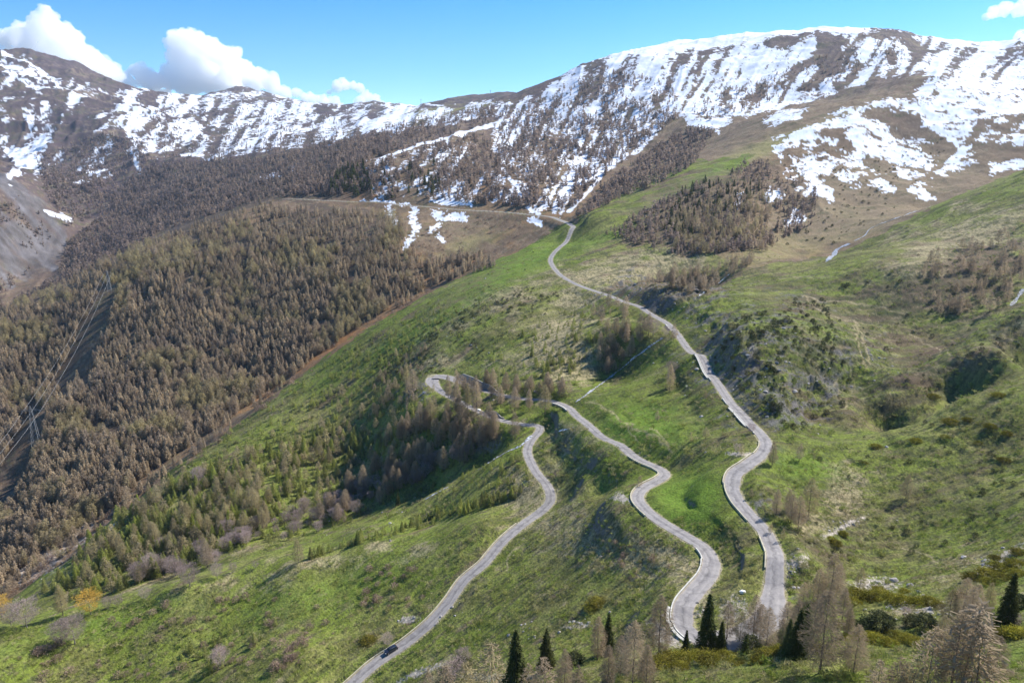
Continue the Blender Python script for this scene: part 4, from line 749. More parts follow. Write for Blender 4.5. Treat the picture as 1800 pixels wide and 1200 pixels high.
# the trees one can point at in the foreground: (kind, tone, base x, base y, height in photo pixels)
for q in [('larch_tree', 'brown', 1440, 1183, 112), ('larch_tree', 'brown', 1500, 1184, 66), ('larch_tree', 'brown', 1457, 1066, 76), ('larch_tree', 'brown', 1436, 1060, 50), ('larch_tree', 'olive', 1511, 1036, 32), ('larch_tree', 'brown', 1489, 1120, 42),
    ('larch_tree', 'brown', 1428, 1128, 66), ('larch_tree', 'brown', 1157, 1156, 88), ('larch_tree', 'brown', 1050, 1160, 62), ('larch_tree', 'brown', 1068, 1207, 58), ('larch_tree', 'brown', 1112, 1203, 88), ('larch_tree', 'brown', 955, 1222, 72), ('larch_tree', 'brown', 992, 1215, 58),
    ('larch_tree', 'brown', 782, 1222, 56), ('larch_tree', 'olive', 820, 1224, 56), ('larch_tree', 'olive', 864, 1218, 72), ('larch_tree', 'brown', 1323, 1122, 62), ('larch_tree', 'brown', 1277, 1124, 54), ('larch_tree', 'brown', 1346, 1144, 62), ('larch_tree', 'brown', 1381, 1112, 46), ('larch_tree', 'brown', 1372, 1136, 40),
    ('larch_tree', 'brown', 1670, 1214, 102), ('larch_tree', 'brown', 1687, 1216, 108), ('larch_tree', 'brown', 1628, 1218, 78), ('larch_tree', 'brown', 1700, 1108, 60), ('larch_tree', 'olive', 1735, 1078, 42), ('larch_tree', 'brown', 1688, 1096, 62), ('larch_tree', 'olive', 1652, 1140, 46), ('larch_tree', 'brown', 1720, 1140, 60),
    ('larch_tree', 'olive', 1592, 877, 36), ('larch_tree', 'olive', 1421, 908, 58), ('larch_tree', 'brown', 1364, 906, 42), ('larch_tree', 'brown', 1357, 818, 38), ('larch_tree', 'brown', 1405, 812, 28), ('larch_tree', 'olive', 1303, 800, 24), ('larch_tree', 'olive', 1240, 772, 22), ('larch_tree', 'olive', 1214, 778, 18), ('larch_tree', 'brown', 1402, 932, 52), ('larch_tree', 'brown', 1390, 918, 44), ('larch_tree', 'brown', 1385, 900, 36), ('larch_tree', 'olive', 1375, 950, 26), ('larch_tree', 'olive', 1320, 875, 14), ('larch_tree', 'olive', 1354, 938, 16),
    ('larch_tree', 'brown', 1184, 600, 30), ('larch_tree', 'brown', 1140, 590, 38), ('larch_tree', 'brown', 1178, 682, 40), ('larch_tree', 'olive', 1177, 690, 28), ('larch_tree', 'brown', 1125, 600, 46), ('larch_tree', 'brown', 1110, 625, 36), ('larch_tree', 'brown', 1066, 660, 26), ('larch_tree', 'brown', 1100, 610, 30), ('larch_tree', 'brown', 1092, 640, 28),
    ('larch_tree', 'brown', 1155, 740, 20), ('larch_tree', 'brown', 1125, 856, 22), ('larch_tree', 'olive', 1240, 702, 16),
    ('larch_tree', 'brown', 838, 724, 52), ('larch_tree', 'olive', 822, 720, 46), ('larch_tree', 'brown', 905, 722, 42), ('larch_tree', 'brown', 930, 722, 38), ('larch_tree', 'olive', 958, 730, 52), ('larch_tree', 'brown', 880, 716, 38), ('larch_tree', 'brown', 812, 762, 52), ('larch_tree', 'brown', 740, 764, 54), ('larch_tree', 'olive', 757, 748, 46), ('larch_tree', 'brown', 726, 692, 42), ('larch_tree', 'olive', 715, 680, 36),
    ('larch_tree', 'brown', 868, 782, 48), ('larch_tree', 'brown', 905, 772, 46), ('larch_tree', 'brown', 788, 700, 40), ('larch_tree', 'brown', 860, 748, 40), ('larch_tree', 'brown', 640, 866, 46), ('larch_tree', 'brown', 780, 830, 42), ('larch_tree', 'brown', 690, 832, 46), ('larch_tree', 'brown', 815, 815, 36), ('larch_tree', 'olive', 525, 990, 36), ('larch_tree', 'brown', 365, 998, 44), ('larch_tree', 'olive', 111, 1082, 42),
    ('larch_tree', 'brown', 1576, 1222, 60), ('larch_tree', 'olive', 1600, 1226, 50), ('larch_tree', 'brown', 1716, 1222, 84), ('larch_tree', 'brown', 1015, 1222, 48), ('larch_tree', 'brown', 930, 1222, 50), ('larch_tree', 'brown', 1135, 1210, 60), ('larch_tree', 'brown', 1090, 1190, 58), ('larch_tree', 'brown', 1410, 1070, 40), ('larch_tree', 'brown', 1470, 1050, 50), ('larch_tree', 'olive', 1300, 1128, 44), ('larch_tree', 'brown', 752, 1224, 40), ('larch_tree', 'brown', 1335, 1128, 52), ('spruce_tree', 'spruce', 1241, 1142, 78), ('spruce_tree', 'spruce', 1266, 1146, 44), ('spruce_tree', 'spruce', 1205, 1146, 32), ('spruce_tree', 'spruce', 907, 1216, 84), ('spruce_tree', 'spruce', 960, 1178, 58), ('spruce_tree', 'spruce', 1068, 1150, 58), ('spruce_tree', 'spruce', 1400, 1158, 70), ('spruce_tree', 'spruce', 1412, 1144, 66), ('spruce_tree', 'spruce', 1384, 1150, 50), ('spruce_tree', 'spruce', 1766, 1106, 74), ('larch_tree', 'brown', 1540, 1222, 56), ('larch_tree', 'brown', 1480, 1090, 46), ('larch_tree', 'olive', 1665, 1100, 50), ('larch_tree', 'brown', 1712, 1092, 50), ('larch_tree', 'brown', 1745, 1200, 60), ('larch_tree', 'brown', 1398, 1122, 56), ('larch_tree', 'brown', 1590, 1215, 40),
    ('spruce_tree', 'spruce', 1712, 1132, 42), ('spruce_tree', 'spruce', 1310, 1150, 30), ('spruce_tree', 'spruce', 700, 888, 22), ('thorn_bush', 'darkbush', 1545, 1110, 26), ('thorn_bush', 'darkbush', 1625, 1108, 22), ('thorn_bush', 'darkbush', 1522, 1112, 20), ('thorn_bush', 'darkbush', 1600, 1100, 16), ('thorn_bush', 'darkbush', 1010, 1168, 18), ('thorn_bush', 'darkbush', 812, 1178, 18), ('thorn_bush', 'darkbush', 1322, 1146, 22), ('thorn_bush', 'darkbush', 1790, 1068, 18),
    ('bare_tree', 'mauve', 334, 1032, 30), ('bare_tree', 'mauve', 268, 1012, 30), ('bare_tree', 'mauve', 245, 1026, 26), ('bare_tree', 'gold', 160, 1080, 30), ('bare_tree', 'mauve', 48, 1104, 34), ('bare_tree', 'mauve', 20, 1100, 26), ('bare_tree', 'gold', 4, 1085, 26), ('bare_tree', 'mauve', 190, 1070, 16), ('bare_tree', 'mauve', 208, 1066, 14), ('bare_tree', 'mauve', 256, 1054, 16), ('bare_tree', 'mauve', 382, 1016, 20), ('bare_tree', 'mauve', 410, 1006, 14), ('bare_tree', 'mauve', 450, 1000, 10),
    ('bare_tree', 'mauve', 110, 1136, 30), ('bare_tree', 'mauve', 132, 1134, 34), ('bare_tree', 'mauve', 388, 1172, 24), ('bare_tree', 'mauve', 1148, 592, 26), ('bare_tree', 'mauve', 1170, 592, 16), ('bare_tree', 'mauve', 1180, 660, 22), ('bare_tree', 'mauve', 1320, 762, 16), ('bare_tree', 'mauve', 1296, 796, 14), ('bare_tree', 'mauve', 255, 895, 12), ('bare_tree', 'mauve', 285, 968, 18), ('bare_tree', 'mauve', 400, 940, 22), ('bare_tree', 'mauve', 465, 920, 16), ('bare_tree', 'mauve', 560, 935, 16), ('bare_tree', 'mauve', 610, 900, 20), ('bare_tree', 'mauve', 640, 850, 18), ('bare_tree', 'mauve', 350, 850, 24), ('bare_tree', 'mauve', 430, 690, 12), ('bare_tree', 'mauve', 985, 690, 18), ('bare_tree', 'mauve', 800, 1196, 28), ('bare_tree', 'mauve', 815, 1170, 22), ('bare_tree', 'mauve', 682, 1138, 18), ('bare_tree', 'mauve', 1592, 1085, 14), ('bare_tree', 'mauve', 1780, 1104, 20), ('bare_tree', 'mauve', 1530, 1112, 8)]:
    plant(*q[:4], hpx=q[4])
# mats of juniper and thorn bushes
for (x, y, h) in [(1425, 1142, 10), (1450, 1148, 9), (1395, 1152, 10), (1500, 1098, 8), (1480, 1104, 8), (1655, 1122, 9), (1700, 1128, 9), (1640, 1100, 8), (1500, 1062, 8), (1690, 1050, 8), (1180, 1160, 12), (1205, 1165, 12), (1230, 1158, 10), (1250, 1165, 12), (1275, 1158, 10), (1165, 1172, 12), (1195, 1176, 9), (1295, 1166, 8), (1350, 1160, 12), (1370, 1150, 10), (1335, 1165, 9), (1520, 1128, 9), (1545, 1130, 10), (1565, 1134, 9), (1600, 1128, 9), (1615, 1133, 9), (1530, 1120, 8), (1580, 1122, 8), (1560, 1112, 6), (1490, 1125, 8), (1510, 1050, 11), (1530, 1055, 12), (1550, 1050, 10), (1570, 1058, 10), (1590, 1062, 11), (1615, 1066, 12), (1635, 1062, 10), (1650, 1068, 8), (1545, 1040, 8), (1590, 1042, 6),
                  (1710, 1020, 10), (1735, 1012, 11), (1760, 1004, 11), (1785, 996, 10), (1740, 1028, 9), (1765, 1020, 9), (1790, 1012, 9), (1730, 1122, 12), (1760, 1122, 12), (1790, 1120, 12), (1680, 1110, 8), (1750, 985, 7), (1790, 975, 8), (1468, 958, 8), (1482, 940, 6), (1460, 948, 5), (1640, 700, 7), (1610, 778, 7), (1540, 786, 6), (1670, 745, 8), (1700, 740, 6), (1740, 755, 7), (1755, 698, 7), (1770, 765, 6), (1720, 780, 5), (1660, 770, 5), (1765, 812, 6), (1520, 815, 4), (1050, 1062, 10), (1040, 1070, 8), (648, 1128, 8)]:
    plant('juniper_bush', 'juniper', x, y, hpx=h*.85)
PB = np.array([[t_[2], t_[3]] for t_ in PL])
def region(kind, tone, poly, n, h0, h1, lo=0, hi=1e9, clump=0.0, cs=.02, seed=0, excl=()):
    g = np.random.default_rng(seed*77+n); p = np.array(poly, float); x0, y0 = p.min(0); x1, y1 = p.max(0); k = 0
    px = g.uniform(x0, x1, n*8); py = g.uniform(y0, y1, n*8); m = inpoly(px, py, poly)
    for e in excl: m &= ~inpoly(px, py, e)
    px = px[m]; py = py[m]
    G = ground_many(px, py, lo, hi)
    ok = ~np.isnan(G[:, 0]); hn = fbm(px/38, py/22, 3, 1900+seed); tnn = fbm(px/70, py/40, 3, 1950+seed)+.10*(g.random(len(px))-.5)
    if clump: ok &= (fbm(px*cs, py*cs*1.3, 3, 900+seed) > (.5 if clump > .3 else .33)+clump*(g.random(len(px))-.5)*.6)
    for i in np.where(ok)[0]:
        if k >= n: break
        x, y, z, r = G[i]
        if r < 1200 and on_road(x, y) < 1.6: continue
        H = h0+(h1-h0)*g.random()**1.3; H *= .72+.62*hn[i]; tn_ = tone if tone != 'forest' or tnn[i] < .52 else ('brown' if tnn[i] < .60 else 'olive'); d = math.sqrt(r*r+z*z); k += 1
        PL.append([kind, tn_, px[i], py[i], x, y, z, r, H, H*1200/d*r/d, 1.0])
CLR = [[(480, 350), (700, 358), (980, 380), (980, 394), (700, 378), (480, 370)], [(182, 500), (206, 505), (200, 555), (172, 615), (150, 655), (114, 692), (90, 678), (114, 640), (146, 575)], [(58, 714), (84, 722), (76, 765), (54, 825), (28, 878), (0, 905), (0, 828), (26, 770)], [(188, 500), (202, 505), (196, 545), (170, 610), (150, 645), (112, 690), (92, 676), (118, 640), (150, 580)], [(62, 716), (82, 722), (72, 760), (50, 820), (25, 870), (0, 900), (0, 835), (28, 775)]]
region('larch_tree', 'forest', [(0, 1030), (60, 985), (110, 955), (200, 892), (300, 806), (400, 742), (480, 680), (598, 598), (690, 540), (708, 440), (712, 395), (690, 372), (600, 362), (480, 352), (400, 380), (250, 430), (100, 500), (0, 552)], 13500, 6, 13, 420, clump=.1, cs=.055, seed=1, excl=CLR)
region('larch_tree', 'forest', [(712, 440), (745, 462), (850, 452), (870, 470), (760, 506), (700, 545), (690, 530)], 300, 6, 13, 600, seed=2)
region('larch_tree', 'farw', [(0, 545), (100, 490), (120, 430), (190, 370), (240, 300), (330, 285), (450, 282), (640, 240), (700, 232), (640, 292), (600, 345), (480, 347), (300, 400), (150, 478)], 6800, 7, 13, 1000, seed=3)
region('larch_tree', 'farw', [(600, 345), (640, 295), (740, 262), (860, 232), (940, 180), (1060, 120), (1180, 150), (1200, 200), (1090, 290), (1000, 372), (900, 366), (760, 352)], 2600, 8, 15, 850, clump=.75, cs=.045, seed=4)
region('larch_tree', 'farw', [(640, 240), (740, 205), (900, 185), (900, 205), (740, 255), (640, 285)], 420, 9, 14, 1000, clump=.8, seed=5)
region('larch_tree', 'farw', [(60, 270), (180, 235), (250, 250), (280, 300), (240, 350), (120, 400), (80, 340)], 1500, 9, 14, 1200, clump=.9, seed=6)
region('larch_tree', 'farw', [(250, 200), (500, 190), (620, 210), (600, 250), (450, 290), (300, 300)], 750, 9, 14, 1200, clump=.6, cs=.04, seed=7)
region('larch_tree', 'farw', [(1012, 385), (1060, 330), (1110, 285), (1200, 235), (1260, 225), (1220, 290), (1160, 325), (1080, 355)], 620, 8, 14, 700, seed=8)
region('larch_tree', 'farw', [(1060, 415), (1130, 372), (1230, 322), (1330, 282), (1440, 335), (1430, 395), (1340, 440), (1210, 452), (1130, 440)], 1250, 4, 10, 560, clump=.9, cs=.03, seed=9)
region('larch_tree', 'forest', [(1160, 400), (1240, 350), (1330, 310), (1380, 372), (1300, 430)], 300, 6, 11, 560, seed=45)
region('larch_tree', 'olive', [(1170, 400), (1320, 350), (1350, 420), (1260, 450), (1180, 440)], 160, 7, 12, 500, seed=10)
region('larch_tree', 'farw', [(1200, 190), (1560, 60), (1600, 100), (1400, 170), (1250, 215)], 320, 7, 11, 1200, clump=.6, cs=.05, seed=28)
region('spruce_tree', 'spruce', [(1200, 330), (1320, 295), (1345, 330), (1290, 380), (1200, 420), (1160, 410)], 90, 6, 11, 560, seed=11)
region('spruce_tree', 'spruce', [(575, 345), (600, 300), (645, 290), (655, 345)], 62, 14, 20, 800, seed=12)
region('spruce_tree', 'spruce', [(655, 350), (680, 290), (760, 275), (780, 350)], 26, 10, 15, 800, seed=13)
region('larch_tree', 'farw', [(0, 325), (60, 360), (90, 420), (40, 500), (0, 520)], 160, 5, 10, 1200, clump=.6, seed=41)
region('larch_tree', 'brown', [(1120, 500), (1260, 470), (1360, 420), (1360, 440), (1270, 500), (1235, 520)], 120, 6, 12, 380, seed=14)
region('larch_tree', 'brown', [(1610, 470), (1800, 395), (1800, 500), (1760, 550), (1640, 560)], 95, 6, 12, 380, seed=15)
region('larch_tree', 'brown', [(1040, 530), (1150, 560), (1130, 640), (1060, 660), (1040, 600)], 42, 6, 12, 330, seed=16)
region('young_larch', 'young', [(470, 705), (600, 625), (720, 560), (860, 520), (700, 640), (720, 700), (900, 775), (820, 815), (700, 870), (600, 935), (480, 955), (300, 1010), (60, 1058), (110, 1000), (300, 845)], 1400, 1.8, 6.0, 330, 640, seed=17)
region('young_larch', 'young', [(180, 930), (300, 850), (560, 760), (700, 780), (560, 860), (400, 980), (150, 1060), (60, 1060)], 430, 5, 10, 330, 640, seed=18)
region('larch_tree', 'olive', [(130, 1000), (300, 850), (420, 800), (600, 800), (520, 900), (400, 970), (300, 1010), (150, 1062)], 150, 8, 13, 320, 640, seed=19)
region('larch_tree', 'brown', [(600, 870), (700, 760), (800, 690), (890, 745), (850, 795), (740, 850), (620, 915), (540, 945)], 115, 8, 14, 320, 600, seed=20)
region('larch_tree', 'olive', [(330, 850), (700, 640), (820, 700), (700, 840), (520, 930), (300, 990)], 190, 4, 10, 320, 640, seed=42)
region('young_larch', 'young', [(560, 650), (760, 530), (900, 500), (900, 600), (700, 660)], 330, 1.2, 3.2, 300, 720, clump=.5, seed=43)
region('larch_tree', 'brown', [(640, 640), (760, 610), (780, 690), (660, 760)], 36, 4, 9, 320, 640, seed=44)
region('larch_tree', 'brown', [(800, 690), (960, 712), (1000, 700), (1000, 680), (900, 690), (800, 660)], 42, 7, 12, 330, 600, seed=21)
region('young_larch', 'young', [(800, 690), (900, 600), (1040, 530), (1110, 560), (1050, 640), (1000, 690), (900, 690)], 210, 2, 6, 300, 640, clump=.8, seed=22)
region('bare_tree', 'mauve', [(240, 1020), (520, 900), (780, 800), (840, 800), (640, 900), (500, 955), (330, 1015)], 95, 4, 8, 320, 520, seed=23)
region('young_larch', 'young', [(530, 988), (600, 960), (700, 928), (900, 860), (930, 870), (760, 925), (640, 955)], 190, 2.5, 6, 250, 520, seed=24)
region('young_larch', 'young', [(700, 880), (860, 815), (930, 800), (930, 860), (800, 870)], 60, 1.5, 4.5, 250, 520, seed=25)
region('young_larch', 'young', [(270, 1190), (350, 1130), (440, 1095), (520, 1080), (480, 1130), (380, 1200)], 34, 2, 5, 150, 520, seed=26)
region('thorn_bush', 'thorn', [(640, 1000), (730, 1000), (760, 1060), (620, 1080)], 26, 1.0, 2.4, 150, 420, seed=27)
region('thorn_bush', 'thorn', [(30, 1150), (300, 1060), (560, 1040), (600, 1120), (480, 1200), (60, 1200)], 92, .9, 2.6, 150, 420, clump=.8, cs=.012, seed=29)
region('thorn_bush', 'thorn', [(560, 1090), (590, 1080), (500, 1180), (470, 1180)], 24, 1.0, 2.4, 150, 420, seed=30)
region('thorn_bush', 'darkbush', [(1300, 560), (1500, 480), (1800, 400), (1800, 640), (1400, 760)], 120, .8, 2.4, 150, 620, clump=.7, seed=31)
region('thorn_bush', 'darkbush', [(1400, 800), (1800, 690), (1800, 950), (1450, 1000)], 60, .6, 1.6, 150, 420, clump=.7, seed=32)
region('thorn_bush', 'thorn', [(1060, 950), (1210, 960), (1190, 1000), (1060, 1000)], 18, .6, 1.4, 150, 420, seed=33)
region('thorn_bush', 'darkbush', [(640, 640), (900, 500), (1000, 520), (880, 620), (720, 680)], 420, .6, 1.8, 300, 720, clump=.7, seed=34)
region('thorn_bush', 'darkbush', [(300, 830), (600, 620), (860, 480), (960, 430), (900, 560), (700, 700), (480, 900), (150, 1040)], 420, .6, 1.6, 300, 720, clump=.6, seed=35)
region('thorn_bush', 'thorn', [(0, 1040), (200, 905), (400, 750), (600, 595), (700, 540), (880, 450), (900, 440), (700, 552), (600, 612), (400, 770), (200, 925), (0, 1070)], 420, 1.2, 4.0, 380, 900, seed=36)
region('larch_tree', 'forest', [(0, 1030), (200, 895), (400, 742), (600, 588), (700, 535), (600, 604), (400, 758), (200, 915), (0, 1060)], 620, 4, 11, 380, 900, seed=37)
region('thorn_bush', 'thorn', [(740, 380), (960, 385), (870, 450), (760, 500), (700, 440)], 220, 1, 3, 600, 1300, clump=.6, seed=38)
region('thorn_bush', 'darkbush', [(1250, 300), (1700, 210), (1600, 350), (1450, 440), (1350, 430)], 300, 1, 2.6, 600, 1500, clump=.7, seed=39)
region('thorn_bush', 'darkbush', [(1200, 640), (1300, 560), (1450, 520), (1500, 700), (1400, 760), (1340, 720)], 260, .8, 2.4, 250, 520, clump=.5, seed=40)

# ---- landmarks used in the descriptions
ANC = [(1225, 1110, 'the nearest hairpin bend'), (763, 668, 'the far hairpin bend'), (689, 1146, 'the dark car'), (945, 750, 'the lowest road kink'), (1170, 835, 'the S bend'), (1345, 790, 'the upper road bend'), (1360, 970, 'the shadowed upper road'), (1175, 570, 'the ravine crossing'),
       (1010, 405, 'the farthest road corner'), (1000, 715, 'the stream by the road'), (55, 745, 'the near pylon'), (140, 600, 'the power line clearing'), (210, 910, 'the bare gully mouth'), (160, 1075, 'the golden tree'), (334, 1020, 'the round mauve tree'), (530, 975, 'the near ridge notch'), (970, 870, 'the lower road bend'), (1440, 1130, 'the tallest foreground larch'),
       (1240, 1110, 'the hairpin spruce'), (1765, 1070, 'the right edge spruce'), (1670, 1150, 'the lower right larch clump'), (907, 1170, 'the bottom edge spruce'), (1115, 1160, 'the bottom round larch'), (1590, 860, 'the lone meadow larch'), (1420, 880, 'the roadside olive larch'), (1570, 1055, 'the pale rocks'), (480, 352, 'the larch wood top'), (600, 590, 'the orange gully bank'),
       (700, 440, 'the snowy gully'), (330, 600, 'the larch wood middle'), (850, 810, 'the lower stream'), (1440, 600, 'the cattle tracks'), (1700, 480, 'the brown hollow'), (1600, 660, 'the green rib'), (1710, 760, 'the right meadow'), (1250, 600, 'the rock face'), (1210, 875, 'the flat meadow'), (615, 320, 'the spruce stand'), (720, 310, 'the snowy gullies'), (1290, 350, 'the wooded rib'),
       (350, 1120, 'the near grass slope'), (680, 1040, 'the lower roadside grass'), (1040, 1060, 'the knoll rocks'), (1100, 960, 'the central knoll'), (600, 850, 'the shaded valley'), (450, 800, 'the left grass slope'), (100, 1000, 'the eroded bank'), (900, 600, 'the central grass slope'), (1130, 740, 'the green bowl'), (1720, 430, 'the high pasture'), (110, 1120, 'the dark bush pair'), (880, 1190, 'the bottom edge'),
       (60, 860, 'the lower clearing'), (230, 760, 'the lower larch wood'), (520, 480, 'the upper larch wood'), (430, 640, 'the lit larch flank'), (560, 700, 'the steep grass edge'), (680, 760, 'the sapling slope'), (350, 900, 'the sapling belt'), (220, 980, 'the valley mouth'), (1240, 400, 'the small spruces'), (200, 1150, 'the near grass corner'), (500, 1090, 'the reddish scrub line')]
def where(px, py):
    d = [((px-a)**2+((py-b)*1.2)**2, a, b, t) for a, b, t in ANC]; d.sort(); _, a, b, t = d[0]; dx, dy = px-a, py-b; r = math.hypot(dx, dy)
    v = 'above' if dy < -.4*r else 'below' if dy > .4*r else ''; h = 'left of' if dx < -.4*r else 'right of' if dx > .4*r else ''
    if v and h: return f"{'upper' if v == 'above' else 'lower'} {h} {t}"
    return f'{v or h} {t}' if (v or h) else f'beside {t}'
TN = {'brown': 'brown bare', 'olive': 'olive budding', 'forest': 'tan budding', 'farw': 'brown', 'young': 'yellow-green', 'spruce': 'dark green', 'mauve': 'mauve leafless', 'gold': 'golden budding', 'thorn': 'pinkish brown', 'darkbush': 'dark green', 'juniper': 'low olive'}
KN = {'larch_tree': ('larch', 'tree'), 'young_larch': ('young larch', 'tree'), 'spruce_tree': ('spruce', 'tree'), 'bare_tree': ('broadleaf tree', 'tree'), 'thorn_bush': ('bush', 'bush'), 'juniper_bush': ('juniper mat', 'bush')}
GN = {'larch_tree': 'larch trees on the mountainside', 'young_larch': 'young larches on the grass slopes', 'spruce_tree': 'dark spruces on the mountainside', 'bare_tree': 'leafless broadleaf trees in the valley', 'thorn_bush': 'small bushes dotted over the pasture', 'juniper_bush': 'juniper mats on the stony ground'}
SN = {'larch_tree': 'larch_wood', 'young_larch': 'young_larch_scatter', 'spruce_tree': 'spruce_stand', 'bare_tree': 'bare_thicket', 'thorn_bush': 'low_scrub', 'juniper_bush': 'juniper_scrub'}
ORD = ['', 'second', 'third', 'fourth', 'fifth', 'sixth', 'seventh', 'eighth', 'ninth', 'tenth', 'eleventh', 'twelfth', 'thirteenth', 'fourteenth', 'fifteenth', 'sixteenth', 'seventeenth', 'eighteenth', 'nineteenth', 'twentieth']
MAXI = {'larch_tree': 290, 'young_larch': 290, 'spruce_tree': 290, 'bare_tree': 290, 'thorn_bush': 290, 'juniper_bush': 290}
def scatter(name, rows, lod, label):
    """one object of massed plants: a point for each plant, an instance on each point"""
    keys = sorted({(r[0], r[1]) for r in rows}); vs = []
    for k in keys: vs += [(k, m) for m in (SP[k].get(lod) or SP[k]['mid'])]
    col = bpy.data.collections.new('shapes_'+name); 
    for i, (k, m) in enumerate(vs):
        o = bpy.data.objects.new('%03d_shape' % i, m); col.objects.link(o)
    st = {}; 
    for i, (k, m) in enumerate(vs): st.setdefault(k, []).append(i)
    me = bpy.data.meshes.new(name); P = np.array([[r[4], r[5], r[6]-.15] for r in rows], np.float32); me.vertices.add(len(P)); me.vertices.foreach_set('co', P.ravel())
    a = me.attributes.new('which', 'INT', 'POINT'); a.data.foreach_set('value', np.array([random.choice(st[(r[0], r[1])]) for r in rows], np.int32))
    hh = np.array([r[8] for r in rows], np.float32)*rng.uniform(.7, 1.15, len(rows)); ww = hh*rng.uniform(.75, 1.35, len(rows))
    a = me.attributes.new('size', 'FLOAT_VECTOR', 'POINT'); a.data.foreach_set('vector', np.stack([ww, ww, hh], 1).astype(np.float32).ravel())
    a = me.attributes.new('lean', 'FLOAT', 'POINT'); a.data.foreach_set('value', rng.normal(0, .06, len(rows)).astype(np.float32))
    a = me.attributes.new('turn', 'FLOAT', 'POINT'); a.data.foreach_set('value', rng.random(len(rows)).astype(np.float32)*6.28)
    o = link(name, me); md = o.modifiers.new('plants', 'NODES'); ng = bpy.data.node_groups.new('plants_'+name, 'GeometryNodeTree'); md.node_group = ng
    ng.interface.new_socket('Geometry', in_out='INPUT', socket_type='NodeSocketGeometry'); ng.interface.new_socket('Geometry', in_out='OUTPUT', socket_type='NodeSocketGeometry')
    gi = ng.nodes.new('NodeGroupInput'); go = ng.nodes.new('NodeGroupOutput'); ip = ng.nodes.new('GeometryNodeInstanceOnPoints'); ci = ng.nodes.new('GeometryNodeCollectionInfo')
    ci.inputs['Collection'].default_value = col; ci.inputs['Separate Children'].default_value = True; ci.inputs['Reset Children'].default_value = True
    ip.inputs['Pick Instance'].default_value = True
    def att(n_, t_): q = ng.nodes.new('GeometryNodeInputNamedAttribute'); q.data_type = t_; q.inputs['Name'].default_value = n_; return q.outputs[0]
    cx = ng.nodes.new('ShaderNodeCombineXYZ'); ng.links.new(att('turn', 'FLOAT'), cx.inputs[2])
    ng.links.new(gi.outputs[0], ip.inputs['Points']); ng.links.new(ci.outputs[0], ip.inputs['Instance']); ng.links.new(att('which', 'INT'), ip.inputs['Instance Index']); ng.links.new(cx.outputs[0], ip.inputs['Rotation']); ng.links.new(att('lean', 'FLOAT'), cx.inputs[0]); ng.links.new(att('size', 'FLOAT_VECTOR'), ip.inputs['Scale']); ng.links.new(ip.outputs[0], go.inputs[0])
    setp(o, label, kind='stuff'); return o
by = {}
for r in PL: by.setdefault(r[0], []).append(r)
IND = []
for k, rows in by.items():
    rows.sort(key=lambda r: -r[9]*(1 if 0 <= r[2] <= 1800 and r[3] <= 1215 else 0)); IND += rows[:MAXI[k]]; rest = rows[MAXI[k]:]
    if rest:
        a = [r for r in rest]
        scatter(SN[k], a, 'mid' if k != 'larch_tree' else 'mix', {'larch_tree': 'brown larch wood covering the valley sides and the foot of the snow', 'young_larch': 'scatter of small yellow-green larches over the left grass slope', 'spruce_tree': 'dark spruces beyond the larger ones', 'bare_tree': 'mauve leafless thicket in the shaded valley', 'thorn_bush': 'low scrub dotted over the hillside', 'juniper_bush': 'low juniper over stony ground'}[k]) if k != 'larch_tree' else None
        if k == 'larch_tree':
            scatter('larch_wood', [r for r in a if r[1] != 'farw'], 'mid', 'budding tan larch wood filling the steep slope on the left')
            scatter('far_larch_wood', [r for r in a if r[1] == 'farw'], 'far', 'distant brown larch wood thinning out into the snow')
def base_label(r):
    H = r[8]; k = r[0]
    sz = {'larch_tree': 'tall' if H > 15 else 'small' if H < 8.5 else 'medium', 'young_larch': 'tiny' if H < 3.5 else 'small' if H < 6 else 'larger', 'spruce_tree': 'tall' if H > 13 else 'small', 'bare_tree': 'large' if H > 7 else 'small', 'thorn_bush': 'large' if H > 2 else 'small', 'juniper_bush': 'broad' if H > 1.2 else 'small'}[k]
    return f"{sz} {TN[r[1]]} {KN[k][0]} {where(r[2], r[3])}"
grp = {}
for r in IND: grp.setdefault(base_label(r), []).append(r)
LAB = {}
for b, rows in grp.items():
    rows.sort(key=lambda r: r[2])
    if len(rows) == 1: LAB[id(rows[0])] = b; continue
    for i, r in enumerate(rows):
        n_ = len(rows)
        o_ = 'leftmost' if i == 0 else 'rightmost' if i == n_-1 else (f'{ORD[min(i, 19)]} from left' if i < n_/2 else f'{ORD[min(19, n_-1-i)]} from right')
        LAB[id(r)] = b+', '+o_
for r in IND:
    k, tone = r[0], r[1]; sp = SP[(k, tone)]; rot = random.random()*6.28; H = r[8]
    s = (H*random.uniform(.92, 1.08),)*2+(H,)
    if (r[9] > (30 if k in ('larch_tree', 'spruce_tree') else 15) or k == 'juniper_bush' and r[9] > 4.5) and sp['near']:
        cm, tm = random.choice(sp['near']); o = bpy.data.objects.new(k, None); C.objects.link(o); o.location = (r[4], r[5], r[6]-.1); o.rotation_euler = (0, 0, rot); o.scale = s; o.empty_display_size = .2
        link('crown' if k.endswith('tree') or k == 'young_larch' else 'foliage', cm, o); link('trunk' if k.endswith('tree') or k == 'young_larch' else 'stems', tm, o)
    else:
        o = link(k, random.choice(sp['mid'] or sp['near']), None, (r[4], r[5], r[6]-.1), rot, s)
    setp(o, LAB[id(r)], KN[k][1], GN[k])

_all = [LAB[id(r)] for r in IND]; print('LABELS', len(_all), len(set(_all)), max(len(q.split()) for q in _all), {k: len([1 for r in IND if r[0] == k]) for k in MAXI}, {k: len(v) for k, v in by.items()})

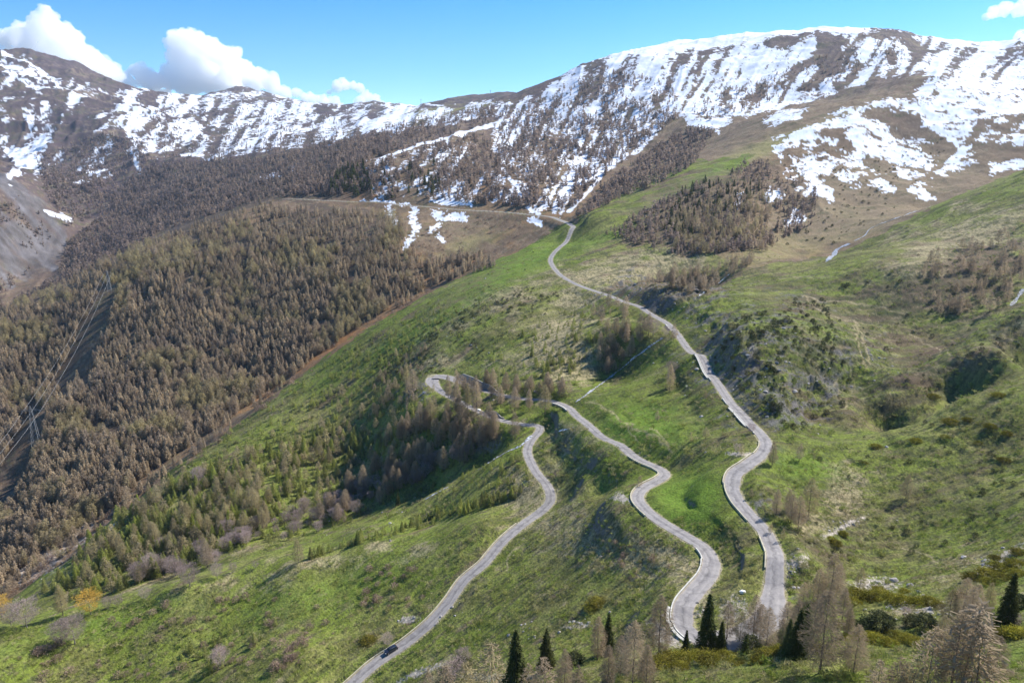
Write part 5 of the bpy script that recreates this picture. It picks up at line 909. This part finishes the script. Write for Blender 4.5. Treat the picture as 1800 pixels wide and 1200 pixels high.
ML['tuftstraw'] = m_leaf('straw_tufts', (.36, .31, .17), (.28, .27, .11), .3, scale=.1); ML['tuftgreen'] = m_leaf('green_tufts', (.20, .26, .045), (.30, .29, .10), .3, scale=.1)
for tone in ('tuftstraw', 'tuftgreen'):
    SP[('tuft', tone)] = {'mid': [mesh_np('tuft', *crown(46, 1.0, .0, env_dome, .5, .10, 900+v, -.3, up=.6), [ML[tone]]) for v in range(3)]}
_pl = PL; PL = []
def tufts(poly, n, s0, s1, lo, hi, seed, ps=.5):
    g = np.random.default_rng(seed); p = np.array(poly, float); a, b = p.min(0); c, d = p.max(0); px = g.uniform(a, c, n); py = g.uniform(b, d, n); m = inpoly(px, py, poly); px = px[m]; py = py[m]; G = ground_many(px, py, lo, hi)
    q = fbm(px/26, py/14, 4, 700+seed); rd = np.nan_to_num(bil(rdist-rwid, np.nan_to_num(G[:, 0], nan=100.), np.nan_to_num(G[:, 1], nan=100.)))
    mead = inpoly(px, py, [(1135, 865), (1180, 840), (1280, 822), (1278, 870), (1300, 905), (1260, 925), (1170, 905)])
    for i in range(len(px)):
        if np.isnan(G[i, 0]) or rd[i] < .9 or q[i] < .40 or mead[i]: continue
        PL.append(['tuft', 'tuftstraw' if q[i]+.25*(g.random()-.5) > ps else 'tuftgreen', px[i], py[i], G[i, 0], G[i, 1], G[i, 2]+.1, G[i, 3], s0+(s1-s0)*g.random()**2, 0, 1])
tufts([(0, 1110), (150, 1078), (530, 990), (900, 900), (1050, 850), (1250, 820), (1350, 800), (1560, 768), (1800, 680), (1800, 1200), (0, 1200)], 26000, .35, .9, 60, 420, 1, .60)
tufts([(60, 1050), (300, 830), (600, 612), (860, 468), (1010, 410), (1200, 430), (1460, 460), (1800, 305), (1800, 690), (1400, 780), (1250, 800), (900, 880), (540, 960), (300, 1010)], 24000, .6, 1.4, 200, 900, 2, .57)
scatter('grass_tufts', PL, 'mid', 'tufts of straw coloured and green grass over the meadows'); PL = _pl
# ------------------------------------------------------------------ boulders
def rock_mesh(name, seed, flat=.7):
    import bmesh
    bm = bmesh.new(); bmesh.ops.create_icosphere(bm, subdivisions=3, radius=.5); g = random.Random(seed); o = Vector((g.uniform(-9, 9), g.uniform(-9, 9), g.uniform(-9, 9)))
    from mathutils import noise
    pl = [(Vector((g.uniform(-1, 1), g.uniform(-1, 1), g.uniform(-.6, 1))).normalized(), g.uniform(.30, .44)) for _ in range(9)]
    for v in bm.verts:
        for nrm, d in pl:
            k = v.co.dot(nrm)
            if k > d: v.co -= nrm*(k-d)*.9
        v.co *= 1+.16*noise.fractal(v.co*3+o, .8, 2, 4); v.co.z *= flat
    me = bpy.data.meshes.new(name); bm.to_mesh(me); bm.free(); me.materials.append(M_rock); return me
M_rock = simple('pale_limestone', (.31, .285, .265), .9, .35, 1.2, bump=.1)
M_white = simple('white_limestone', (.72, .70, .66), .9, .15, 1.2)
RK = [rock_mesh('boulder', s) for s in range(5)]
wr = rock_mesh('boulder', 77, .7); wr.materials.clear(); wr.materials.append(M_white)
rr_ = random.Random(12); RL = []
for (x, y, s, l) in [(1305, 1042, 1.5, 'white boulder alone on the grass between the two near roads'), (843, 722, 2.6, 'small white boulder among the larches below the far hairpin'), (1042, 1060, 2.0, 'largest brown rock on the central knoll'), (1032, 1064, 1.2, 'smaller rock left of the rock heap on the central knoll'), (1052, 1066, 1.2, 'smaller rock right of the rock heap on the central knoll'), (1072, 1077, .8, 'single small rock lying in grass right of the central knoll'),
    (1226, 1060, 1.0, 'rock in the rubble patch inside the nearest hairpin, upper one'), (1234, 1072, .9, 'rock in the rubble patch inside the nearest hairpin, lower one'), (1545, 1025, 1.6, 'pale rock on the outcrop above the juniper, left one'), (1572, 1022, 2.0, 'pale rock on the outcrop above the juniper, middle one'), (1600, 1030, 1.7, 'pale rock on the outcrop above the juniper, right one'),
    (1614, 1040, 1.0, 'small pale rock at the right foot of the outcrop above the juniper'), (1520, 1072, 1.0, 'pale rock half buried left in the stony ground below the juniper'), (1560, 1070, 1.2, 'pale rock in the middle of the stony ground below the juniper'), (1672, 1085, .9, 'pale rock at the right of the stony ground below the juniper'),
    (700, 1092, .9, 'left rock of the pair beside the lower road'), (728, 1087, 1.0, 'right rock of the pair beside the lower road'), (795, 1068, 1.1, 'rock on the verge right of the lower road above its bend'), (775, 1085, .9, 'rock on the verge right of the lower road, second up'), (908, 1112, .7, 'low rock in the stony grass above the bottom spruces, left'), (940, 1118, .8, 'low rock in the stony grass above the bottom spruces, right'), (1145, 1088, .7, 'rock in the grass left of the nearest hairpin, left one'), (1165, 1084, .8, 'rock in the grass left of the nearest hairpin, right one'),
    (728, 688, 3.6, 'big dark crag left of the far hairpin'), (745, 692, 3.2, 'crag under the outer edge of the far hairpin'), (716, 695, 2.4, 'lower crag on the left end below the far hairpin'), (1225, 650, 2.2, 'pale slab high on the rock face above the upper road bend'), (1396, 690, 2.6, 'pale slab low on the rock face above the dark gully'), (1365, 640, 2.0, 'white streaked rock in the middle of the rock face'), (1345, 690, 2.0, 'rock at the foot of the face near the upper road')]:
    g = ground(x, y)
    if g is None: continue
    o = link('boulder', wr if 'white boulder' in l else rr_.choice(RK), None, (g.x, g.y, g.z+s*.08), rr_.uniform(0, 6), (s*rr_.uniform(.9, 1.3), s*rr_.uniform(.8, 1.1), s)); setp(o, l, 'rock', 'boulders lying on the slopes')

SP[('boulder', 'x')] = {'mid': RK}; _pl = PL; PL = []
for (x, y, a, b, n_) in [(1300, 650, 110, 90, 130), (1400, 700, 90, 50, 60), (1215, 545, 30, 40, 50), (1130, 510, 90, 14, 60), (1545, 1030, 60, 14, 60), (1620, 1070, 60, 16, 60), (1230, 1068, 18, 14, 34), (1385, 1000, 20, 30, 50), (80, 985, 70, 30, 80), (150, 930, 50, 20, 50), (735, 692, 40, 12, 40), (620, 900, 200, 60, 60), (1018, 1097, 28, 6, 30), (1755, 985, 60, 14, 40), (1480, 925, 50, 14, 25), (900, 1110, 90, 20, 14), (60, 430, 50, 50, 0), (800, 560, 180, 60, 60), (1000, 960, 160, 90, 12), (1600, 830, 200, 90, 12), (930, 690, 70, 20, 20), (1300, 800, 40, 8, 20), (1500, 640, 120, 60, 60), (790, 1060, 20, 20, 24)]:
    qx = rng.normal(x, a*.5, n_); qy = rng.normal(y, b*.5, n_); G = ground_many(qx, qy, 60, 900)
    for i in range(n_):
        if np.isnan(G[i, 0]) or on_road(G[i, 0], G[i, 1]) < 1.2: continue
        PL.append(['boulder', 'x', qx[i], qy[i], G[i, 0], G[i, 1], G[i, 2]+.1, G[i, 3], float(.35+.9*rng.random()**3*(1.6 if G[i, 3] > 250 else 1)), 0, 1])
scatter('loose_stones', PL, 'mid', 'loose stones strewn over rock faces, banks and stony grass'); PL = _pl
# ------------------------------------------------------------------ the car on the lowest road
def car_mat(n, out):
    p = N(n, 'ShaderNodeBsdfPrincipled'); p.inputs['Base Color'].default_value = (.010, .014, .030, 1); p.inputs['Roughness'].default_value = .3; p.inputs['Coat Weight'].default_value = .6; n.links.new(p.outputs[0], out.inputs[0])
M_car = mat('dark_blue_paint', car_mat); M_glass = simple('tinted_glass', (.02, .03, .04), .08, .1); M_tyre = simple('tyre_rubber', (.02, .02, .02), .9, .1); M_rim = simple('alloy', (.4, .4, .42), .3, .1, metal=.8)
M_lampw = simple('lamp_glass', (.6, .6, .6), .2, .1); M_lampr = simple('tail_lamp_red', (.35, .02, .02), .3, .1)
c, T, Ln, w = RT['lower']; ci_ = int(np.argmin(np.abs(c[:, 3]-1146)))
car = bpy.data.objects.new('car', None); C.objects.link(car); car.location = (c[ci_, 0]+Ln[ci_, 0]*-.55, c[ci_, 1]+Ln[ci_, 1]*-.55, c[ci_, 2]+.01); gr = math.atan2(c[ci_+6, 2]-c[ci_-6, 2], 12)
car.rotation_euler = (0, -gr, math.atan2(T[ci_, 1], T[ci_, 0])); setp(car, 'dark blue estate car driving down the lowest road', 'car')
def prof(P, hw, taper):   # side outline (x, z) swept across, narrower at the top
    m = MB(); n = len(P); V = []
    for s in (-1, -.86, .86, 1):
        for x, z in P:
            k = 1-taper*max(0, (z-.75))/.7; ed = (.97 if abs(s) == 1 else 1); V.append((x*ed, s*hw*k, z if abs(s) < 1 else .3+(z-.3)*.955))
    F = []
    for a in range(3):
        for i in range(n): F.append((a*n+i, a*n+(i+1) % n, (a+1)*n+(i+1) % n, (a+1)*n+i))
    F += [tuple(range(n-1, -1, -1)), tuple(3*n+i for i in range(n))]; m.add(V, F); return m
link('body', prof([(-2.2, .35), (-2.24, .62), (-2.18, .95), (-2.02, 1.05), (-1.55, 1.44), (-.2, 1.48), (.35, 1.44), (1.05, 1.0), (1.85, .90), (2.16, .74), (2.22, .5), (2.16, .32), (1.75, .28), (-1.8, .28)], .90, .22).mesh('body', M_car), car)
gm = MB(); gm.add([(.42, -.66, 1.42), (.42, .66, 1.42), (1.02, .78, 1.04), (1.02, -.78, 1.04), (.48, -.66, 1.44), (.48, .66, 1.44), (1.07, .78, 1.06), (1.07, -.78, 1.06)], [(0, 1, 2, 3), (7, 6, 5, 4), (0, 4, 5, 1), (1, 5, 6, 2), (2, 6, 7, 3), (3, 7, 4, 0)]); link('windscreen', gm.mesh('windscreen', M_glass), car)
gm = MB(); gm.add([(-1.62, -.64, 1.44), (-1.62, .64, 1.44), (-2.03, .74, 1.07), (-2.03, -.74, 1.07), (-1.66, -.64, 1.455), (-1.66, .64, 1.455), (-2.07, .74, 1.08), (-2.07, -.74, 1.08)], [(3, 2, 1, 0), (4, 5, 6, 7), (1, 5, 4, 0), (2, 6, 5, 1), (3, 7, 6, 2), (0, 4, 7, 3)]); link('rear_window', gm.mesh('rear_window', M_glass), car)
for s in (-1, 1):
    gm = MB(); P = [(-1.78, 1.02), (-1.42, 1.36), (.28, 1.36), (.80, 1.02)]; V = []
    for e in (0, .02):
        for x, z in P: V.append((x, s*(.905*(1-.22*(z-.75)/.7)+e), z))
    gm.add(V, [(0, 1, 2, 3), (7, 6, 5, 4), (0, 4, 5, 1), (1, 5, 6, 2), (2, 6, 7, 3), (3, 7, 4, 0)]); link('side_window', gm.mesh('side_window', M_glass), car)
    for x in (-1.36, 1.36):
        t = MB(); t.tube([(x, s*.70, .33), (x, s*.92, .33)], .33, 18); wo = link('wheel', t.mesh('wheel', M_tyre), car); t = MB(); t.tube([(x, s*.925, .33), (x, s*.94, .33)], .21, 12); link('rim', t.mesh('rim', M_rim), wo)
    t = MB(); t.box((2.14, s*.62, .70), (.10, .36, .14)); link('headlight', t.mesh('headlight', M_lampw), car)
    t = MB(); t.box((-2.19, s*.72, .84), (.10, .22, .26)); link('tail_light', t.mesh('tail_light', M_lampr), car)
    t = MB(); t.box((.62, s*1.0, .98), (.16, .22, .13)); link('mirror', t.mesh('mirror', M_car), car)
for s in (-1, 1):
    t = MB(); t.tube([(-1.3, s*.60, 1.50), (-1.25, s*.60, 1.54), (.1, s*.60, 1.54), (.15, s*.60, 1.48)], .022, 5); link('roof_rail', t.mesh('roof_rail', M_rim), car)

# ------------------------------------------------------------------ power line
def px_at(px, py, r):
    t, s = pix_ts(px, py); return Vector((r*math.sin(float(t)), r*math.cos(float(t)), float(s)*r))
def pylon(base, h, rz, label):
    root = bpy.data.objects.new('power_pylon', None); C.objects.link(root); root.location = base; root.rotation_euler = (0, 0, rz); setp(root, label, 'pylon', 'power pylons in the forest clearing')
    m = MB(); wd = .085*h
    def leg(a, b): return Vector((a*wd*(1-b*.8), 0, 0))
    for sx_ in (-1, 1):
        for sy_ in (-1, 1): m.tube([(sx_*wd, sy_*wd, -1), (sx_*wd*.28, sy_*wd*.28, h*.88), (sx_*.25, sy_*.25, h)], .11, 4)
    nb = 9
    for i in range(nb):
        z0, z1 = h*.88*i/nb, h*.88*(i+1)/nb; k0, k1 = wd*(1-.72*i/nb), wd*(1-.72*(i+1)/nb)
        for (a, b) in (((-1, -1), (1, -1)), ((1, -1), (1, 1)), ((1, 1), (-1, 1)), ((-1, 1), (-1, -1))):
            m.tube([(a[0]*k0, a[1]*k0, z0), (b[0]*k1, b[1]*k1, z1)], .07, 3); m.tube([(b[0]*k0, b[1]*k0, z0), (a[0]*k1, a[1]*k1, z1)], .07, 3)
    link('mast', m.mesh('mast', M_metal), root)
    m = MB(); L = .17*h
    for z in (0, .04*h): m.tube([(-L, 0, h*.9+z*0), (0, 0, h*.9+z), (L, 0, h*.9+z*0)], .13, 4)
    m.tube([(-L, 0, h*.9), (0, 0, h)], .08, 3); m.tube([(L, 0, h*.9), (0, 0, h)], .08, 3)
    for i in range(-4, 5): m.tube([(i*L/5, 0, h*.9), (i*L/5+.3, 0, h*.9+.04*h*(1-abs(i)/5))], .06, 3)
    link('crossarm', m.mesh('crossarm', M_metal), root); A = []
    M = Matrix.Translation(base) @ Matrix.Rotation(rz, 4, 'Z')
    for x in (-L, 0, L):
        m = MB(); m.tube([(x, 0, h*.9), (x, 0, h*.9-1.6)], [.1, .14], 6); link('insulator', m.mesh('insulator', M_metal), root); A.append(M @ Vector((x, 0, h*.9-1.7)))
    return A
gA = ground(66, 790); gB = ground(193, 512); gC = ground(-120, 1000) or px_at(-120, 1000, 640)
dAB = math.atan2(gB.y-gA.y, gB.x-gA.x)-math.pi/2
hA = (790-728)*gA.length/1200/.95; hB = 26.0
top = pylon(gA, hA, dAB, 'lattice power pylon standing in the dark clearing at the left edge'); tb = pylon(gB, hB, dAB, 'small lattice pylon at the top of the upper power line clearing'); tc = pylon(gC, 32, dAB, 'pylon below the left edge carrying the same line'); td = [Vector(v)+Vector((gB.x-gA.x, gB.y-gA.y, 30))*.7 for v in tb]
def cable(a, b, sag, lb):
    P = [a.lerp(b, i/24)-Vector((0, 0, sag*4*(i/24)*(1-i/24))) for i in range(25)]; m = MB(); m.tube(P, .05, 4); setp(link('power_cable', m.mesh('power_cable', M_cab)), lb, 'cable', 'power cables slung between the pylons')
M_cab = simple('aluminium_cable', (.45, .45, .45), .5, .05)
pos = ['leftmost', 'middle', 'rightmost']
for i in range(3):
    cable(top[i], tb[i], 7, f'{pos[i]} cable crossing the upper forest clearing between two pylons'); cable(tc[i], top[i], 5, f'{pos[i]} cable running down from the lower pylon to the left edge')
# ------------------------------------------------------------------ ridge masts
for (x, y, h, lb) in [(740, 181, 26, 'thin mast on the distant snowy ridge'), (862, 163, 16, 'summit cross post on the small pointed peak')]:
    g = ground(x, y+2.5)
    if g is None: continue
    m = MB(); m.tube([(0, 0, -4), (0, 0, h)], [1.1, .8], 5); root = link('ridge_mast', m.mesh('ridge_mast', M_metal), None, g); setp(root, lb, 'mast')
    m = MB(); m.box((0, 0, h*.8), (6, .9, 1.0)); link('crossbar', m.mesh('crossbar', M_metal), root)

# ------------------------------------------------------------------ clouds and haze
def m_cloud(n, out):
    v = N(n, 'ShaderNodeVolumePrincipled'); v.inputs['Color'].default_value = (1, 1, 1, 1); v.inputs['Density'].default_value = .010; v.inputs['Anisotropy'].default_value = .25; n.links.new(v.outputs[0], out.inputs['Volume'])
def m_cloud_s(n, out):
    d = N(n, 'ShaderNodeBsdfDiffuse'); d.inputs[0].default_value = (.93, .94, .96, 1); t = N(n, 'ShaderNodeBsdfTranslucent'); t.inputs[0].default_value = (.95, .96, .98, 1); mx = N(n, 'ShaderNodeMixShader'); mx.inputs[0].default_value = .5
    lw = N(n, 'ShaderNodeNewGeometry'); ns = N(n, 'ShaderNodeTexNoise'); ns.inputs['Scale'].default_value = .006; ns.inputs['Detail'].default_value = 7; ns.inputs['Roughness'].default_value = .6; n.links.new(lw.outputs['Position'], ns.inputs['Vector'])
    b = N(n, 'ShaderNodeBump'); b.inputs['Distance'].default_value = 160; b.inputs['Strength'].default_value = .8; n.links.new(ns.outputs[0], b.inputs['Height']); n.links.new(b.outputs[0], d.inputs['Normal']); n.links.new(b.outputs[0], t.inputs['Normal'])
    n.links.new(d.outputs[0], mx.inputs[1]); n.links.new(t.outputs[0], mx.inputs[2]); n.links.new(mx.outputs[0], out.inputs[0])
M_cloud = mat('cloud', m_cloud)
def cloud(lb, blobs, Dm, seed):
    import bmesh
    g = random.Random(seed); bm = bmesh.new(); dx, dy, dz = pix_dir(blobs[0][0], blobs[0][1])
    for (x, y, rp) in blobs:
        D = Dm*g.uniform(.985, 1.015); P = Vector([float(q) for q in pix_pt(x, y, D)]); r = rp*D/1200
        bmesh.ops.create_icosphere(bm, subdivisions=3, radius=r, matrix=Matrix.Translation(P))
        for _ in range(5):
            a = g.uniform(0, 6.28); e = g.uniform(-.5, 1.1); q = P+Vector((math.cos(a)*math.cos(e), math.sin(a)*math.cos(e), math.sin(e)))*r*.85
            bmesh.ops.create_icosphere(bm, subdivisions=2, radius=r*g.uniform(.25, .5), matrix=Matrix.Translation(q))
    me = bpy.data.meshes.new('cloud'); bm.to_mesh(me); bm.free(); me.materials.append(M_cloud); o = link('cloud', me)
    rm = o.modifiers.new('fuse', 'REMESH'); rm.mode = 'VOXEL'; rm.voxel_size = Dm/1200*1.5
    for k, (sz, st) in enumerate(((24, 14), (9, 7.5), (3.8, 3.4))):
        tx = bpy.data.textures.new('cloud_puff%d' % k, 'CLOUDS'); tx.noise_scale = Dm/1200*sz; tx.noise_depth = 2; ds = o.modifiers.new('puff%d' % k, 'DISPLACE'); ds.texture = tx; ds.texture_coords = 'GLOBAL'; ds.strength = Dm/1200*st; ds.mid_level = .5
    setp(o, lb, 'cloud', 'cumulus clouds behind the ridge')
cloud('tall white cumulus rising behind the far left peak', [(30, 78, 22), (75, 44, 20), (82, 28, 14), (70, 70, 26), (108, 70, 24), (118, 98, 26), (60, 100, 30), (150, 115, 26), (175, 125, 24), (192, 130, 18), (5, 66, 12), (120, 130, 28), (12, 90, 14)], 9500, 1)
cloud('broad white cumulus sloping down to the right behind the snowy saddle', [(318, 78, 20), (305, 74, 12), (340, 76, 18), (330, 105, 26), (365, 95, 24), (395, 112, 26), (360, 130, 28), (300, 135, 18), (425, 130, 22), (450, 142, 18), (478, 146, 16), (400, 145, 24), (500, 160, 12), (520, 162, 9), (330, 140, 26), (265, 142, 16), (245, 130, 15), (222, 150, 14), (282, 150, 18)], 10200, 2)
cloud('small flat white cloud above the ridge left of the middle', [(590, 153, 9), (604, 148, 10), (618, 151, 9), (632, 156, 7), (578, 160, 5)], 11000, 3)
cloud('small white cloud touching the ridge left of the middle', [(632, 178, 9), (645, 174, 10), (660, 178, 10), (672, 186, 8)], 11500, 4)
cloud('low white cloud bank behind the ridge beside the broad cumulus', [(550, 176, 10), (568, 177, 11), (585, 182, 9), (600, 190, 8), (535, 172, 8)], 11800, 5)
cloud('wispy white cloud in the upper right corner', [(1745, 22, 8), (1765, 18, 9), (1785, 20, 9), (1800, 10, 12), (1735, 30, 4)], 9800, 6)
cloud('tiny cloud behind the right hand skyline', [(1790, 66, 5), (1802, 64, 7)], 9800, 7)
hz = MB(); hz.box((0, 3200, 350), (13000, 8600, 1700)); 
def m_haze(n, out):
    v = N(n, 'ShaderNodeVolumePrincipled'); v.inputs['Color'].default_value = (.62, .76, 1.0, 1); v.inputs['Density'].default_value = HAZE; v.inputs['Anisotropy'].default_value = .2; n.links.new(v.outputs[0], out.inputs['Volume'])
HAZE = .000032
setp(link('haze', hz.mesh('haze', mat('haze', m_haze))), kind='stuff')
